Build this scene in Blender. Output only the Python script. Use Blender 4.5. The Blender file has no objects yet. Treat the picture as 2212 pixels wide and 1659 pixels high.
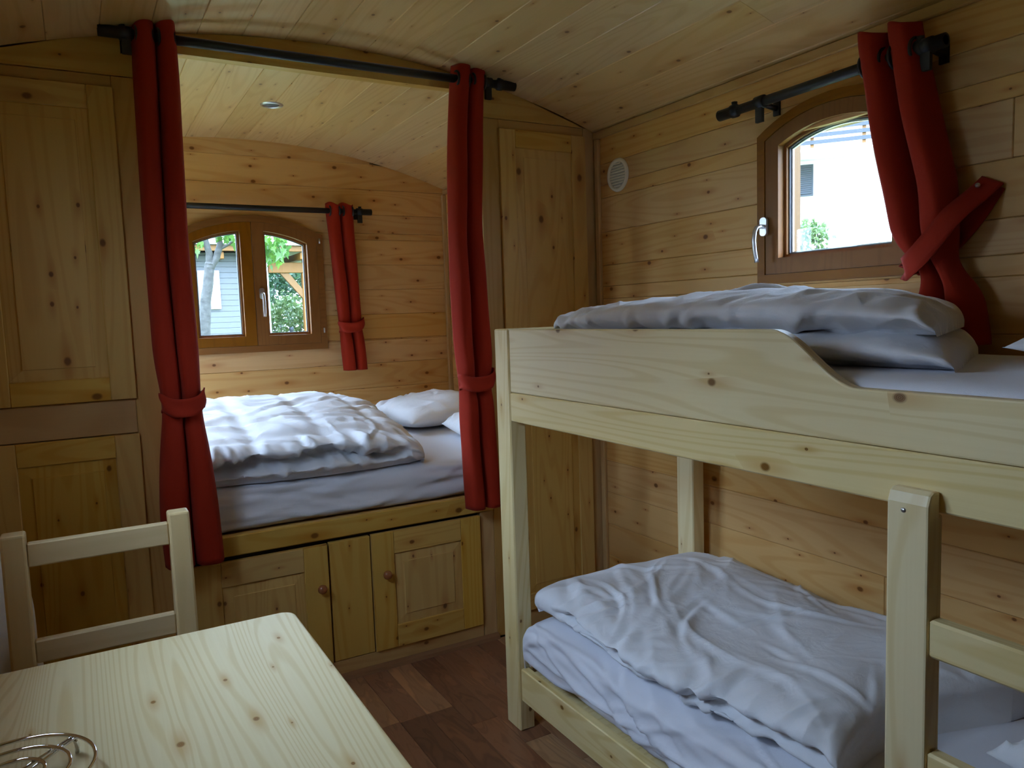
import bpy, math, random
import numpy as np
from mathutils import Vector, Matrix

# ------------------------------------------------------------------ camera, world, exposure
SC = bpy.context.scene
COL = SC.collection
EYE = Vector((0.0, 0.0, 1.35))
F_PX, YAW, PITCH, ROLL = 1635.605, 0.517331, -0.092152, -0.033533
_f = Vector((math.sin(YAW) * math.cos(PITCH), math.cos(YAW) * math.cos(PITCH), math.sin(PITCH)))
_r = Vector((math.cos(YAW), -math.sin(YAW), 0))
_u = _r.cross(_f)
_r2 = _r * math.cos(ROLL) + _u * math.sin(ROLL)
_u2 = -_r * math.sin(ROLL) + _u * math.cos(ROLL)
cam = bpy.data.cameras.new('camera')
cam.sensor_width = 36.0
cam.lens = F_PX * 36.0 / 2212.0
cam.clip_start = 0.02
cam_o = bpy.data.objects.new('camera', cam)
COL.objects.link(cam_o)
M = Matrix.Identity(4)
for i in range(3):
    M[i][0], M[i][1], M[i][2], M[i][3] = _r2[i], _u2[i], -_f[i], EYE[i]
cam_o.matrix_world = M
SC.camera = cam_o

SC.view_settings.view_transform = 'Standard'
SC.view_settings.look = 'None'
SC.view_settings.gamma = 1.0
SC.view_settings.use_curve_mapping = False
SC.view_settings.exposure = 1.3
SC.cycles.use_denoising = True
SC.cycles.max_bounces = 7
SC.cycles.diffuse_bounces = 5
SC.cycles.use_adaptive_sampling = True
SC.cycles.adaptive_threshold = .12
SC.cycles.adaptive_min_samples = 16
SC.cycles.glossy_bounces = 4
SC.cycles.transparent_max_bounces = 16
SC.cycles.caustics_reflective = False
SC.cycles.caustics_refractive = False
SC.cycles.sample_clamp_indirect = 6.0

WORLD_STRENGTH = 17.0                      # zenith; CIE overcast sky: horizon a third of it
world = bpy.data.worlds.new('overcast_sky')
SC.world = world
world.use_nodes = True
wn = world.node_tree.nodes
bg = wn['Background']
bg.inputs[0].default_value = (0.53, 0.70, 1.0, 1)
_tc = wn.new('ShaderNodeTexCoord'); _sx = wn.new('ShaderNodeSeparateXYZ')
_mr = wn.new('ShaderNodeMapRange')
_mr.inputs['From Min'].default_value = 0.0; _mr.inputs['From Max'].default_value = 1.0
_mr.inputs['To Min'].default_value = WORLD_STRENGTH / 3; _mr.inputs['To Max'].default_value = WORLD_STRENGTH
world.node_tree.links.new(_tc.outputs['Generated'], _sx.inputs[0])
world.node_tree.links.new(_sx.outputs[2], _mr.inputs['Value'])
world.node_tree.links.new(_mr.outputs[0], bg.inputs[1])

def portal(name, loc, rot, sx, sy):
    """guides the sampling of the daylight that enters through a modelled window opening"""
    l = bpy.data.lights.new(name, 'AREA')
    l.shape = 'RECTANGLE'; l.size = sx; l.size_y = sy
    l.cycles.is_portal = True
    o = bpy.data.objects.new(name, l); COL.objects.link(o)
    o.location = loc; o.rotation_euler = rot
    return o

# room numbers (metres)
XL, XR, XC = -0.335, 1.997, 0.831
YF, YB, YP = 4.265, -1.30, 2.72          # far wall, back wall, plane of the wardrobe fronts
ZE, RISE = 2.113, 0.207                   # eave height and rise of the barrel ceiling
HALF = (XR - XL) / 2
RAD = (HALF ** 2 + RISE ** 2) / (2 * RISE)
ZTOP = ZE + RISE
def arch_z(x, off=0.0):
    d = x - XC
    return ZTOP - RAD + math.sqrt((RAD + off) ** 2 - d * d)
WT = 0.065                                # wall thickness
GROUND = -0.65
H3 = (1.02, 1.88, 1.39, 1.97)              # left wall: window over the table (out of the frame)
H4 = (2.90, 4.02, 1.10, 1.92)             # left wall: unseen window added to brighten the alcove (behind the cupboard)

portal('daylight_far', (0.845, YF + .13, 1.53), (math.radians(-90), 0, 0), .72, .72)
portal('daylight_right', (XR + .13, 1.519, 1.68), (math.radians(90), 0, math.radians(90)), .52, .52)
portal('daylight_left', (XL - .13, (H3[0] + H3[1]) / 2, (H3[2] + H3[3]) / 2), (math.radians(90), 0, math.radians(-90)), H3[1] - H3[0], H3[3] - H3[2])
portal('daylight_alcove', (XL - .13, (H4[0] + H4[1]) / 2, (H4[2] + H4[3]) / 2), (math.radians(90), 0, math.radians(-90)), H4[1] - H4[0], H4[3] - H4[2])

random.seed(7)
rng = np.random.default_rng(11)

# ------------------------------------------------------------------ materials
def new_mat(name):
    m = bpy.data.materials.new(name); m.use_nodes = True
    nt = m.node_tree
    return m, nt, nt.nodes['Principled BSDF']

class NB:
    """tiny node helper"""
    def __init__(s, nt): s.nt = nt
    def n(s, t, **k):
        nd = s.nt.nodes.new(t)
        for a, b in k.items(): setattr(nd, a, b)
        return nd
    def l(s, a, b): s.nt.links.new(a, b)
    def sock(s, v, inp):
        if isinstance(v, (int, float)): inp.default_value = v
        elif isinstance(v, tuple): inp.default_value = v
        else: s.l(v, inp)
    def math(s, op, a, b=0.0, c=None, clamp=False):
        nd = s.n('ShaderNodeMath', operation=op); nd.use_clamp = clamp
        s.sock(a, nd.inputs[0]); s.sock(b, nd.inputs[1])
        if c is not None: s.sock(c, nd.inputs[2])
        return nd.outputs[0]
    def xyz(s, x, y, z=0.0):
        nd = s.n('ShaderNodeCombineXYZ')
        s.sock(x, nd.inputs[0]); s.sock(y, nd.inputs[1]); s.sock(z, nd.inputs[2])
        return nd.outputs[0]
    def noise(s, vec, scale=1.0, detail=2.0, rough=.5, dist=0.0):
        nd = s.n('ShaderNodeTexNoise'); s.l(vec, nd.inputs['Vector'])
        nd.inputs['Scale'].default_value = scale; nd.inputs['Detail'].default_value = detail
        nd.inputs['Roughness'].default_value = rough; nd.inputs['Distortion'].default_value = dist
        return nd.outputs['Fac']
    def smooth(s, v, a, b, x0=0.0, x1=1.0):
        nd = s.n('ShaderNodeMapRange', interpolation_type='SMOOTHSTEP')
        s.sock(v, nd.inputs['Value']); s.sock(a, nd.inputs['From Min']); s.sock(b, nd.inputs['From Max'])
        s.sock(x0, nd.inputs['To Min']); s.sock(x1, nd.inputs['To Max'])
        return nd.outputs['Result']
    def mix(s, fac, a, b, mode='MIX'):
        nd = s.n('ShaderNodeMix', data_type='RGBA', blend_type=mode)
        s.sock(fac, nd.inputs[0]); s.sock(a, nd.inputs[6]); s.sock(b, nd.inputs[7])
        return nd.outputs[2]

def wood_mat(name, base, dark, knot=(.11, .045, .014, 1), knots=0.5, cell=(.30, .115), rough=.42, grain=.55, lines=15.0, vary=.16, ksize=.012, coat=0.0, spec=.25):
    """pine: contour-line grain, fibres and knots laid out along the board (UV u = along the grain, metres)"""
    m, nt, bs = new_mat(name); b = NB(nt)
    uv = b.n('ShaderNodeUVMap'); uv.uv_map = 'UVMap'
    sep = b.n('ShaderNodeSeparateXYZ'); b.l(uv.outputs[0], sep.inputs[0])
    oi = b.n('ShaderNodeObjectInfo'); rnd = oi.outputs['Random']
    u = b.math('ADD', sep.outputs[0], b.math('MULTIPLY', rnd, 37.7))
    v = b.math('ADD', sep.outputs[1], b.math('MULTIPLY', rnd, 91.3))
    # knots
    kc = b.xyz(b.math('MULTIPLY', u, 1 / cell[0]), b.math('MULTIPLY', v, 1 / cell[1]))
    vo = b.n('ShaderNodeTexVoronoi', voronoi_dimensions='2D'); b.l(kc, vo.inputs['Vector'])
    vo.inputs['Scale'].default_value = 1.0; vo.inputs['Randomness'].default_value = 1.0
    ps = b.n('ShaderNodeSeparateXYZ'); b.l(vo.outputs['Position'], ps.inputs[0])
    kcs = b.n('ShaderNodeSeparateXYZ'); b.l(kc, kcs.inputs[0])
    du = b.math('MULTIPLY', b.math('SUBTRACT', kcs.outputs[0], ps.outputs[0]), cell[0])
    dv = b.math('MULTIPLY', b.math('SUBTRACT', kcs.outputs[1], ps.outputs[1]), cell[1])
    duk = b.math('MULTIPLY', du, .72)
    d = b.math('SQRT', b.math('ADD', b.math('MULTIPLY', duk, duk), b.math('MULTIPLY', dv, dv)))
    cs = b.n('ShaderNodeSeparateColor'); b.l(vo.outputs['Color'], cs.inputs[0])
    rr = b.math('MULTIPLY', b.math('ADD', b.math('MULTIPLY', b.math('POWER', cs.outputs[1], 2.2), .78), .22), ksize)
    has = b.math('GREATER_THAN', cs.outputs[0], 1 - knots)
    kmask = b.math('MULTIPLY', b.smooth(d, rr, b.math('MULTIPLY', rr, .45)), has)
    # the fibres swing round each knot
    dl = b.math('SQRT', b.math('ADD', b.math('MULTIPLY', b.math('MULTIPLY', du, .28), b.math('MULTIPLY', du, .28)), b.math('MULTIPLY', dv, dv)))
    halo = b.math('MULTIPLY', b.smooth(dl, b.math('ADD', b.math('MULTIPLY', rr, 3.2), .004), 0.0), has)
    v2 = b.math('SUBTRACT', v, b.math('MULTIPLY', b.math('MULTIPLY', dv, halo), .55))
    # growth rings as contour lines of a stretched noise
    n1 = b.noise(b.xyz(b.math('MULTIPLY', u, .55), b.math('MULTIPLY', v2, 6.0), b.math('MULTIPLY', rnd, 9.0)), 1.0, 1.2, .4, .25)
    ring = b.math('SINE', b.math('MULTIPLY', n1, lines * 6.283))
    ring = b.smooth(ring, .0, 1.0)
    n2 = b.noise(b.xyz(b.math('MULTIPLY', u, 2.2), b.math('MULTIPLY', v2, 130.)), 1.0, 3.0, .6)
    n3 = b.noise(b.xyz(b.math('MULTIPLY', u, .9), b.math('MULTIPLY', v2, 3.5), 3.3), 1.0, 1.0)
    g = b.math('ADD', b.math('MULTIPLY', ring, .55), b.math('MULTIPLY', n2, .45))
    g = b.math('MULTIPLY', g, grain, clamp=True)
    c = b.mix(g, base, dark)
    c = b.mix(b.math('MULTIPLY', b.smooth(n3, .55, .8), .28), c, dark)
    halo_c = tuple(list(np.array(dark[:3]) * np.array((.80, .58, .38))) + [1])
    c = b.mix(b.math('MULTIPLY', b.math('POWER', halo, 2.0), .55), c, halo_c)
    kr = b.math('SINE', b.math('MULTIPLY', d, 2600.))
    kcol = b.mix(b.math('ADD', b.math('MULTIPLY', kr, .18), .25), knot, halo_c)
    c = b.mix(kmask, c, kcol)
    # board to board variation
    hs = b.n('ShaderNodeHueSaturation')
    b.l(c, hs.inputs['Color'])
    b.l(b.math('ADD', b.math('MULTIPLY', b.math('FRACT', b.math('MULTIPLY', rnd, 17.)), vary), 1 - vary * .62), hs.inputs['Value'])
    b.l(b.math('ADD', b.math('MULTIPLY', b.math('FRACT', b.math('MULTIPLY', rnd, 53.)), .16), .92), hs.inputs['Saturation'])
    b.l(hs.outputs[0], bs.inputs['Base Color'])
    b.l(b.math('ADD', b.math('MULTIPLY', n2, .15), rough - .07), bs.inputs['Roughness'])
    bs.inputs['Coat Weight'].default_value = coat
    bs.inputs['Specular IOR Level'].default_value = spec
    bs.inputs['Coat Roughness'].default_value = .22
    bp = b.n('ShaderNodeBump'); bp.inputs['Strength'].default_value = .25; bp.inputs['Distance'].default_value = .0012
    b.l(b.math('SUBTRACT', b.math('MULTIPLY', n2, .6), b.math('MULTIPLY', kmask, .5)), bp.inputs['Height'])
    b.l(bp.outputs[0], bs.inputs['Normal'])
    return m

MAT = {}
MAT['wall'] = wood_mat('pine_wall_boards', (.68, .42, .168, 1), (.53, .25, .06, 1), knots=.78, cell=(.19, .10), rough=.45, ksize=.0125, vary=.11)
MAT['ceil'] = wood_mat('pine_ceiling_boards', (.70, .475, .225, 1), (.55, .305, .10, 1), knots=.72, cell=(.21, .10), rough=.34, ksize=.010, spec=.5)
MAT['cab'] = wood_mat('pine_cabinet', (.64, .405, .112, 1), (.50, .25, .042, 1), knots=.72, cell=(.18, .095), rough=.42, ksize=.015, vary=.12)
MAT['post'] = wood_mat('pine_frame', (.57, .35, .13, 1), (.44, .23, .065, 1), knots=.10, cell=(.4, .12), rough=.45)
MAT['bunk'] = wood_mat('spruce_bunk', (.84, .69, .38, 1), (.68, .49, .185, 1), knots=.7, cell=(.25, .115), rough=.38, grain=.7, vary=.07, ksize=.013, lines=22)
MAT['table'] = wood_mat('spruce_table', (.80, .69, .43, 1), (.64, .48, .225, 1), knot=(.24, .12, .04, 1), knots=.42, cell=(.17, .12), rough=.5, grain=.75, vary=.02, lines=34, coat=.0, ksize=.009)
MAT['chair'] = wood_mat('beech_chair', (.68, .52, .28, 1), (.57, .41, .19, 1), knots=.0, rough=.4, vary=.05)
MAT['frame'] = wood_mat('brown_window_frame', (.25, .098, .017, 1), (.18, .062, .009, 1), knots=.0, rough=.45, vary=.03, coat=.0)
MAT['darkened_post'] = wood_mat('darkened_timber_post', (.085, .040, .0085, 1), (.06, .026, .005, 1), knots=.3, rough=.5)  # orange timber darkened in colour so the bright outdoor light doesn't burn it out
MAT['larch'] = wood_mat('orange_timber', (.17, .078, .018, 1), (.13, .055, .011, 1), knots=.3, rough=.5)

def plain(name, col, rough=.5, metal=0.0, noise=0.0, nscale=40.0, bump=0.0, spec=.5):
    m, nt, bs = new_mat(name); b = NB(nt)
    tc = b.n('ShaderNodeTexCoord')
    nz = b.noise(tc.outputs['Object'], nscale, 3.0, .6)
    dk = tuple([c * (1 - noise) for c in col[:3]] + [1])
    c = b.mix(nz, dk, tuple(list(col[:3]) + [1]))
    b.l(c, bs.inputs['Base Color'])
    bs.inputs['Roughness'].default_value = rough
    bs.inputs['Metallic'].default_value = metal
    bs.inputs['Specular IOR Level'].default_value = spec
    if bump:
        bp = b.n('ShaderNodeBump'); bp.inputs['Strength'].default_value = 1.0; bp.inputs['Distance'].default_value = bump
        b.l(nz, bp.inputs['Height']); b.l(bp.outputs[0], bs.inputs['Normal'])
    return m

def fabric(name, col, weave=900.0, fine=.0006, fold=.002, rough=.85, sheen=.15, trans=0.0, fscale=14.0):
    m, nt, bs = new_mat(name); b = NB(nt)
    tc = b.n('ShaderNodeTexCoord')
    nz = b.noise(tc.outputs['Object'], fscale, 4.0, .55, .6)
    wv = b.noise(tc.outputs['Object'], weave, 2.0)
    c = b.mix(b.math('MULTIPLY', wv, .25), tuple(list(col) + [1]), tuple([x * .72 for x in col] + [1]))
    b.l(c, bs.inputs['Base Color'])
    bs.inputs['Roughness'].default_value = rough
    bs.inputs['Sheen Weight'].default_value = sheen
    bs.inputs['Specular IOR Level'].default_value = .2
    h = b.math('ADD', b.math('MULTIPLY', nz, fold), b.math('MULTIPLY', wv, fine))
    bp = b.n('ShaderNodeBump'); bp.inputs['Strength'].default_value = 1.0; bp.inputs['Distance'].default_value = 1.0
    b.l(h, bp.inputs['Height']); b.l(bp.outputs[0], bs.inputs['Normal'])
    if trans:
        tr = b.n('ShaderNodeBsdfTranslucent'); tr.inputs[0].default_value = tuple(list(col) + [1])
        mx = b.n('ShaderNodeMixShader'); mx.inputs[0].default_value = trans
        b.l(bs.outputs[0], mx.inputs[1]); b.l(tr.outputs[0], mx.inputs[2])
        b.l(mx.outputs[0], nt.nodes['Material Output'].inputs['Surface'])
    return m
MAT['red'] = fabric('red_curtain_cloth', (.34, .020, .005), sheen=.03, trans=.06, fold=.003)
MAT['red_tie'] = fabric('red_tieback_cloth', (.34, .021, .006), sheen=.03, fold=.0015)
MAT['white'] = fabric('white_duvet_cotton', (.82, .82, .84), fold=.006, sheen=.05, fscale=11.0)
MAT['sheet'] = fabric('white_fitted_sheet', (.80, .80, .85), fold=.003, sheen=.05, fscale=9.0)
MAT['pillow'] = fabric('white_pillow_cotton', (.82, .82, .83), fold=.005, sheen=.05, fscale=15.0)
MAT['iron'] = plain('black_iron', (.022, .02, .021), .45, .3, .3, 60.)
MAT['chrome'] = plain('chrome_wire', (.75, .75, .78), .08, 1.0)
MAT['satin'] = plain('satin_metal', (.72, .72, .74), .28, .9, .1)
MAT['knob'] = plain('reddish_varnished_knob', (.36, .125, .045), .25, 0, .2, 30.)
MAT['plastic'] = plain('white_plastic', (.78, .72, .64), .4)
MAT['plastic_grey'] = plain('vent_grille', (.52, .48, .46), .5)
MAT['dark'] = plain('dark_gap', (.03, .02, .012), .8)
MAT['seal'] = plain('grey_window_seal', (.10, .10, .12), .5)
MAT['spacer'] = plain('aluminium_spacer', (.6, .63, .62), .35, .6)
MAT['skirting'] = wood_mat('dark_skirting', (.30, .14, .055, 1), (.22, .09, .03, 1), knots=0, rough=.4)
MAT['shell'] = plain('outer_shell', (.35, .22, .11), .7, 0, .2, 5.)

def glass_mat():
    m = bpy.data.materials.new('window_glass'); m.use_nodes = True
    nt = m.node_tree; b = NB(nt)
    for n in list(nt.nodes):
        if n.type != 'OUTPUT_MATERIAL': nt.nodes.remove(n)
    tr = b.n('ShaderNodeBsdfTransparent'); tr.inputs[0].default_value = (.96, .98, .97, 1)
    gl = b.n('ShaderNodeBsdfGlossy'); gl.inputs['Roughness'].default_value = .02
    lw = b.n('ShaderNodeLayerWeight'); lw.inputs['Blend'].default_value = .5
    fac = b.math('ADD', b.math('MULTIPLY', b.math('POWER', lw.outputs['Facing'], 5.0), .85), .035)
    mx = b.n('ShaderNodeMixShader')
    b.l(fac, mx.inputs[0]); b.l(tr.outputs[0], mx.inputs[1]); b.l(gl.outputs[0], mx.inputs[2])
    b.l(mx.outputs[0], nt.nodes['Material Output'].inputs['Surface'])
    return m
MAT['glass'] = glass_mat()

def floor_mat():
    m, nt, bs = new_mat('walnut_laminate'); b = NB(nt)
    uv = b.n('ShaderNodeUVMap'); uv.uv_map = 'UVMap'
    sep = b.n('ShaderNodeSeparateXYZ'); b.l(uv.outputs[0], sep.inputs[0])
    oi = b.n('ShaderNodeObjectInfo'); rnd = oi.outputs['Random']
    u = b.math('ADD', sep.outputs[0], b.math('MULTIPLY', rnd, 37.7))
    v = b.math('ADD', sep.outputs[1], b.math('MULTIPLY', rnd, 91.3))
    n1 = b.noise(b.xyz(b.math('MULTIPLY', u, 3.2), b.math('MULTIPLY', v, 13.), b.math('MULTIPLY', rnd, 30.)), 1.0, 2.5, .5, 1.3)
    n2 = b.noise(b.xyz(b.math('MULTIPLY', u, 6.), b.math('MULTIPLY', v, 170.)), 1.0, 3.0)
    ring = b.smooth(b.math('SINE', b.math('MULTIPLY', n1, 34.)), -.4, 1.0)
    cr = b.n('ShaderNodeValToRGB'); b.l(rnd, cr.inputs[0])
    e = cr.color_ramp.elements
    e[0].position = 0; e[0].color = (.17, .075, .040, 1)
    e[1].position = 1; e[1].color = (.55, .34, .17, 1)
    for p, c in ((.3, (.32, .14, .068, 1)), (.55, (.28, .15, .088, 1)), (.78, (.40, .20, .095, 1))):
        x = cr.color_ramp.elements.new(p); x.color = c
    dk = b.mix(1.0, cr.outputs[0], (.50, .45, .42, 1), 'MULTIPLY')
    c = b.mix(b.math('MULTIPLY', b.math('ADD', b.math('MULTIPLY', ring, .6), b.math('MULTIPLY', n2, .4)), .75), cr.outputs[0], dk)
    lt = b.mix(1.0, cr.outputs[0], (1.6, 1.5, 1.3, 1), 'MULTIPLY')
    c = b.mix(b.math('MULTIPLY', b.smooth(n1, .5, .75), .5), c, lt)
    b.l(c, bs.inputs['Base Color'])
    bs.inputs['Roughness'].default_value = .38
    return m
MAT['floor'] = floor_mat()

# ------------------------------------------------------------------ geometry helpers
class MB:
    def __init__(s): s.v = []; s.f = []; s.sm = []
    def add(s, vs, fs, smooth=False):
        o = len(s.v); s.v += [tuple(p) for p in vs]
        s.f += [tuple(i + o for i in f) for f in fs]; s.sm += [smooth] * len(fs)
    def box(s, x0, x1, y0, y1, z0, z1, bev=.0):
        if bev <= 0:
            vs = [(x, y, z) for x in (x0, x1) for y in (y0, y1) for z in (z0, z1)]
            s.add(vs, [(0, 1, 3, 2), (4, 6, 7, 5), (0, 4, 5, 1), (2, 3, 7, 6), (0, 2, 6, 4), (1, 5, 7, 3)]); return s
        lo = (x0, y0, z0); hi = (x1, y1, z1)
        b = min(bev, .45 * min(hi[i] - lo[i] for i in range(3)))
        vs = []; idx = {}
        for sx in (0, 1):
            for sy in (0, 1):
                for sz in (0, 1):
                    sg = (sx, sy, sz)
                    for ax in range(3):
                        p = [0, 0, 0]
                        for k in range(3):
                            e = hi[k] if sg[k] else lo[k]
                            if k != ax: e += -b if sg[k] else b
                            p[k] = e
                        idx[(sg, ax)] = len(vs); vs.append(tuple(p))
        fs = []
        for ax in range(3):
            k1, k2 = (ax + 1) % 3, (ax + 2) % 3
            for side in (0, 1):
                q = []
                for a, c in ((0, 0), (1, 0), (1, 1), (0, 1)):
                    sg = [0, 0, 0]; sg[ax] = side; sg[k1] = a; sg[k2] = c
                    q.append(idx[(tuple(sg), ax)])
                fs.append(tuple(q if side else q[::-1]))
        for ax in range(3):                       # edges parallel to ax
            k1, k2 = (ax + 1) % 3, (ax + 2) % 3
            for a in (0, 1):
                for c in (0, 1):
                    s0 = [0, 0, 0]; s0[k1] = a; s0[k2] = c; s1 = list(s0); s1[ax] = 1
                    q = (idx[(tuple(s0), k1)], idx[(tuple(s1), k1)], idx[(tuple(s1), k2)], idx[(tuple(s0), k2)])
                    fs.append(q if a != c else q[::-1])
        for sx in (0, 1):
            for sy in (0, 1):
                for sz in (0, 1):
                    q = tuple(idx[((sx, sy, sz), k)] for k in range(3))
                    fs.append(q if (sx + sy + sz) % 2 else q[::-1])
        s.add(vs, fs); return s
    def prism(s, pts, fn, w0, w1, smooth=False):
        """closed polygon pts (a,b) mapped by fn(a,b,w) between w0 and w1"""
        n = len(pts)
        vs = [fn(a, b, w0) for a, b in pts] + [fn(a, b, w1) for a, b in pts]
        fs = [tuple(range(n))[::-1], tuple(range(n, 2 * n))]
        s.add(vs, fs)
        o = len(s.v) - 2 * n
        for i in range(n):
            j = (i + 1) % n
            s.f.append((o + i, o + j, o + n + j, o + n + i)); s.sm.append(smooth)
        return s
    def ring(s, outer, inner, fn, w0, w1):
        n = len(outer)
        vs = [fn(a, b, w0) for a, b in outer] + [fn(a, b, w0) for a, b in inner] + [fn(a, b, w1) for a, b in outer] + [fn(a, b, w1) for a, b in inner]
        fs = []
        for i in range(n):
            j = (i + 1) % n
            fs += [(i, j, n + j, n + i), (2 * n + i, 3 * n + i, 3 * n + j, 2 * n + j), (i, 2 * n + i, 2 * n + j, j), (n + i, n + j, 3 * n + j, 3 * n + i)]
        s.add(vs, fs); return s
    def tube(s, path, r, seg=12, closed=False, smooth=True, flat=1.0):
        path = [Vector(p) for p in path]; n = len(path)
        rs = r if isinstance(r, (list, tuple)) else [r] * n
        vs = []; prev = None
        for i, p in enumerate(path):
            if closed: t = path[(i + 1) % n] - path[i - 1]
            else: t = path[min(i + 1, n - 1)] - path[max(i - 1, 0)]
            t.normalize()
            if prev is None:
                a = Vector((0, 0, 1)) if abs(t.z) < .9 else Vector((1, 0, 0))
                prev = t.cross(a).normalized()
            nx = (prev - t * prev.dot(t)).normalized(); prev = nx
            ny = t.cross(nx)
            for k in range(seg):
                an = 2 * math.pi * k / seg
                vs.append(p + (nx * math.cos(an) + ny * math.sin(an) * flat) * rs[i])
        fs = []
        m = n if closed else n - 1
        for i in range(m):
            j = (i + 1) % n
            for k in range(seg):
                k2 = (k + 1) % seg
                fs.append((i * seg + k, i * seg + k2, j * seg + k2, j * seg + k))
        s.add(vs, fs, smooth)
        if not closed:
            o = len(s.v) - len(vs)
            s.f.append(tuple(o + k for k in range(seg))[::-1]); s.sm.append(False)
            s.f.append(tuple(o + (n - 1) * seg + k for k in range(seg))); s.sm.append(False)
        return s
    def lathe(s, prof, origin, axis, seg=24):
        """prof: (radius, height along axis)"""
        ax = Vector(axis).normalized(); a = Vector((0, 0, 1)) if abs(ax.z) < .9 else Vector((1, 0, 0))
        n1 = ax.cross(a).normalized(); n2 = ax.cross(n1)
        o = Vector(origin); vs = []
        for r, h in prof:
            for k in range(seg):
                an = 2 * math.pi * k / seg
                vs.append(o + ax * h + (n1 * math.cos(an) + n2 * math.sin(an)) * r)
        fs = []
        for i in range(len(prof) - 1):
            for k in range(seg):
                k2 = (k + 1) % seg
                fs.append((i * seg + k, i * seg + k2, (i + 1) * seg + k2, (i + 1) * seg + k))
        s.add(vs, fs, True); return s
    def grid(s, P, closed_v=False, smooth=True):
        """P: array (nu, nv, 3)"""
        nu, nv = P.shape[:2]
        fs = []
        mv = nv if closed_v else nv - 1
        for i in range(nu - 1):
            for j in range(mv):
                j2 = (j + 1) % nv
                fs.append((i * nv + j, (i + 1) * nv + j, (i + 1) * nv + j2, i * nv + j2))
        s.add(P.reshape(-1, 3).tolist(), fs, smooth); return s
    def build(s, name, mat, parent=None, base=None, grain='x'):
        return build(name, s, mat, parent, base, grain)

AX = {'x': 0, 'y': 1, 'z': 2}
def build(name, mb, mat, parent=None, base=None, grain='x'):
    me = bpy.data.meshes.new(name)
    if base is None:
        base = parent['_base'] if parent is not None else (0, 0, 0)
    base = tuple(base)
    V = np.array(mb.v, dtype=float) - np.array(base)
    me.from_pydata(V.tolist(), [], mb.f)
    me.polygons.foreach_set('use_smooth', mb.sm)
    uvl = me.uv_layers.new(name='UVMap')
    g = AX[grain]; others = [k for k in range(3) if k != g]
    W = np.array(mb.v)
    uvs = np.zeros((len(me.loops), 2))
    li = 0
    for p in me.polygons:
        n = p.normal
        dom = max(range(3), key=lambda k: abs(n[k]))
        if dom == g: a, c = others; k = .25
        else: a = g; c = [q for q in others if q != dom][0]; k = 1.0
        for vi in p.vertices:
            uvs[li] = (W[vi][a] * k, W[vi][c] + (0.37 * dom)); li += 1
    uvl.data.foreach_set('uv', uvs.ravel())
    me.materials.append(MAT[mat] if isinstance(mat, str) else mat)
    me.update()
    o = bpy.data.objects.new(name, me); COL.objects.link(o)
    o['_base'] = base
    if parent is not None:
        o.parent = parent
        pb = parent['_base']
        o.location = Vector(base) - Vector(pb)
    else:
        o.location = base
    return o

def tag(o, label=None, cat=None, group=None, kind=None):
    if label: o['label'] = label
    if cat: o['category'] = cat
    if group: o['group'] = group
    if kind: o['kind'] = kind
    return o
def thing(name, base, label, cat, group=None):
    o = bpy.data.objects.new(name, None); COL.objects.link(o)
    o.empty_display_size = .05
    o.location = base; o['_base'] = tuple(base)
    return tag(o, label, cat, group)
def box(name, b, mat, parent=None, bev=.002, grain='x', base=None):
    return MB().box(*b, bev).build(name, mat, parent, base, grain)

# ------------------------------------------------------------------ structure: floor
fl = box('floor', (XL - WT, XR + WT, YB - WT, YF + WT, -.05, -.006), 'dark', bev=0)
tag(fl, kind='structure')
SW = .0975
xs0 = .84 - SW * 12
i = 0
while xs0 + i * SW < XR:
    xa = max(xs0 + i * SW, XL); xb = min(xs0 + (i + 1) * SW, XR)
    if xb > XL + .01:
        random.seed(100 + i)
        y = .30 - random.uniform(0, .35)
        joints = [.30]
        brk = {10: [2.30], 12: [2.31], 13: [2.31], 14: [2.165], 11: [2.313], 15: [1.98], 9: [2.5]}
        ys = [.30] + sorted([q for q in brk.get(i, [2.25 + random.uniform(-.2, .2)])]) + [YP - .012]
        a0 = ys[1]
        seq = [YP - .012, a0]
        while a0 > .35:
            a0 -= random.uniform(.38, .52); seq.append(max(a0, .30))
        for k in range(len(seq) - 1):
            if seq[k] - seq[k + 1] > .02:
                box('plank', (xa + .0006, xb - .0006, seq[k + 1] + .0006, seq[k] - .0006, -.007, 0), 'floor', fl, .0008, 'y')
    i += 1

# ------------------------------------------------------------------ structure: walls
def slab_with_hole(mb, u0, u1, v0, v1, h, fn, w0, w1):
    """four boxes round the hole h=(ua,ub,va,vb); fn maps u,v,w"""
    for a, b, c, d in ((u0, h[0], v0, v1), (h[1], u1, v0, v1), (h[0], h[1], v0, h[2]), (h[0], h[1], h[3], v1)):
        mb.prism([(a, c), (b, c), (b, d), (a, d)], fn, w0, w1)

fr_right = lambda u, v, w: (XR + .012 + w, u, v)       # u = y, w outward
fr_left = lambda u, v, w: (XL - .012 - w, u, v)
fr_far = lambda u, v, w: (u, YF + .012 + w, v)
H1 = (.52, 1.17, 1.225, 1.842)                          # far window opening
H2 = (1.275, 1.763, 1.455, 1.885)                       # right window opening

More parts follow.
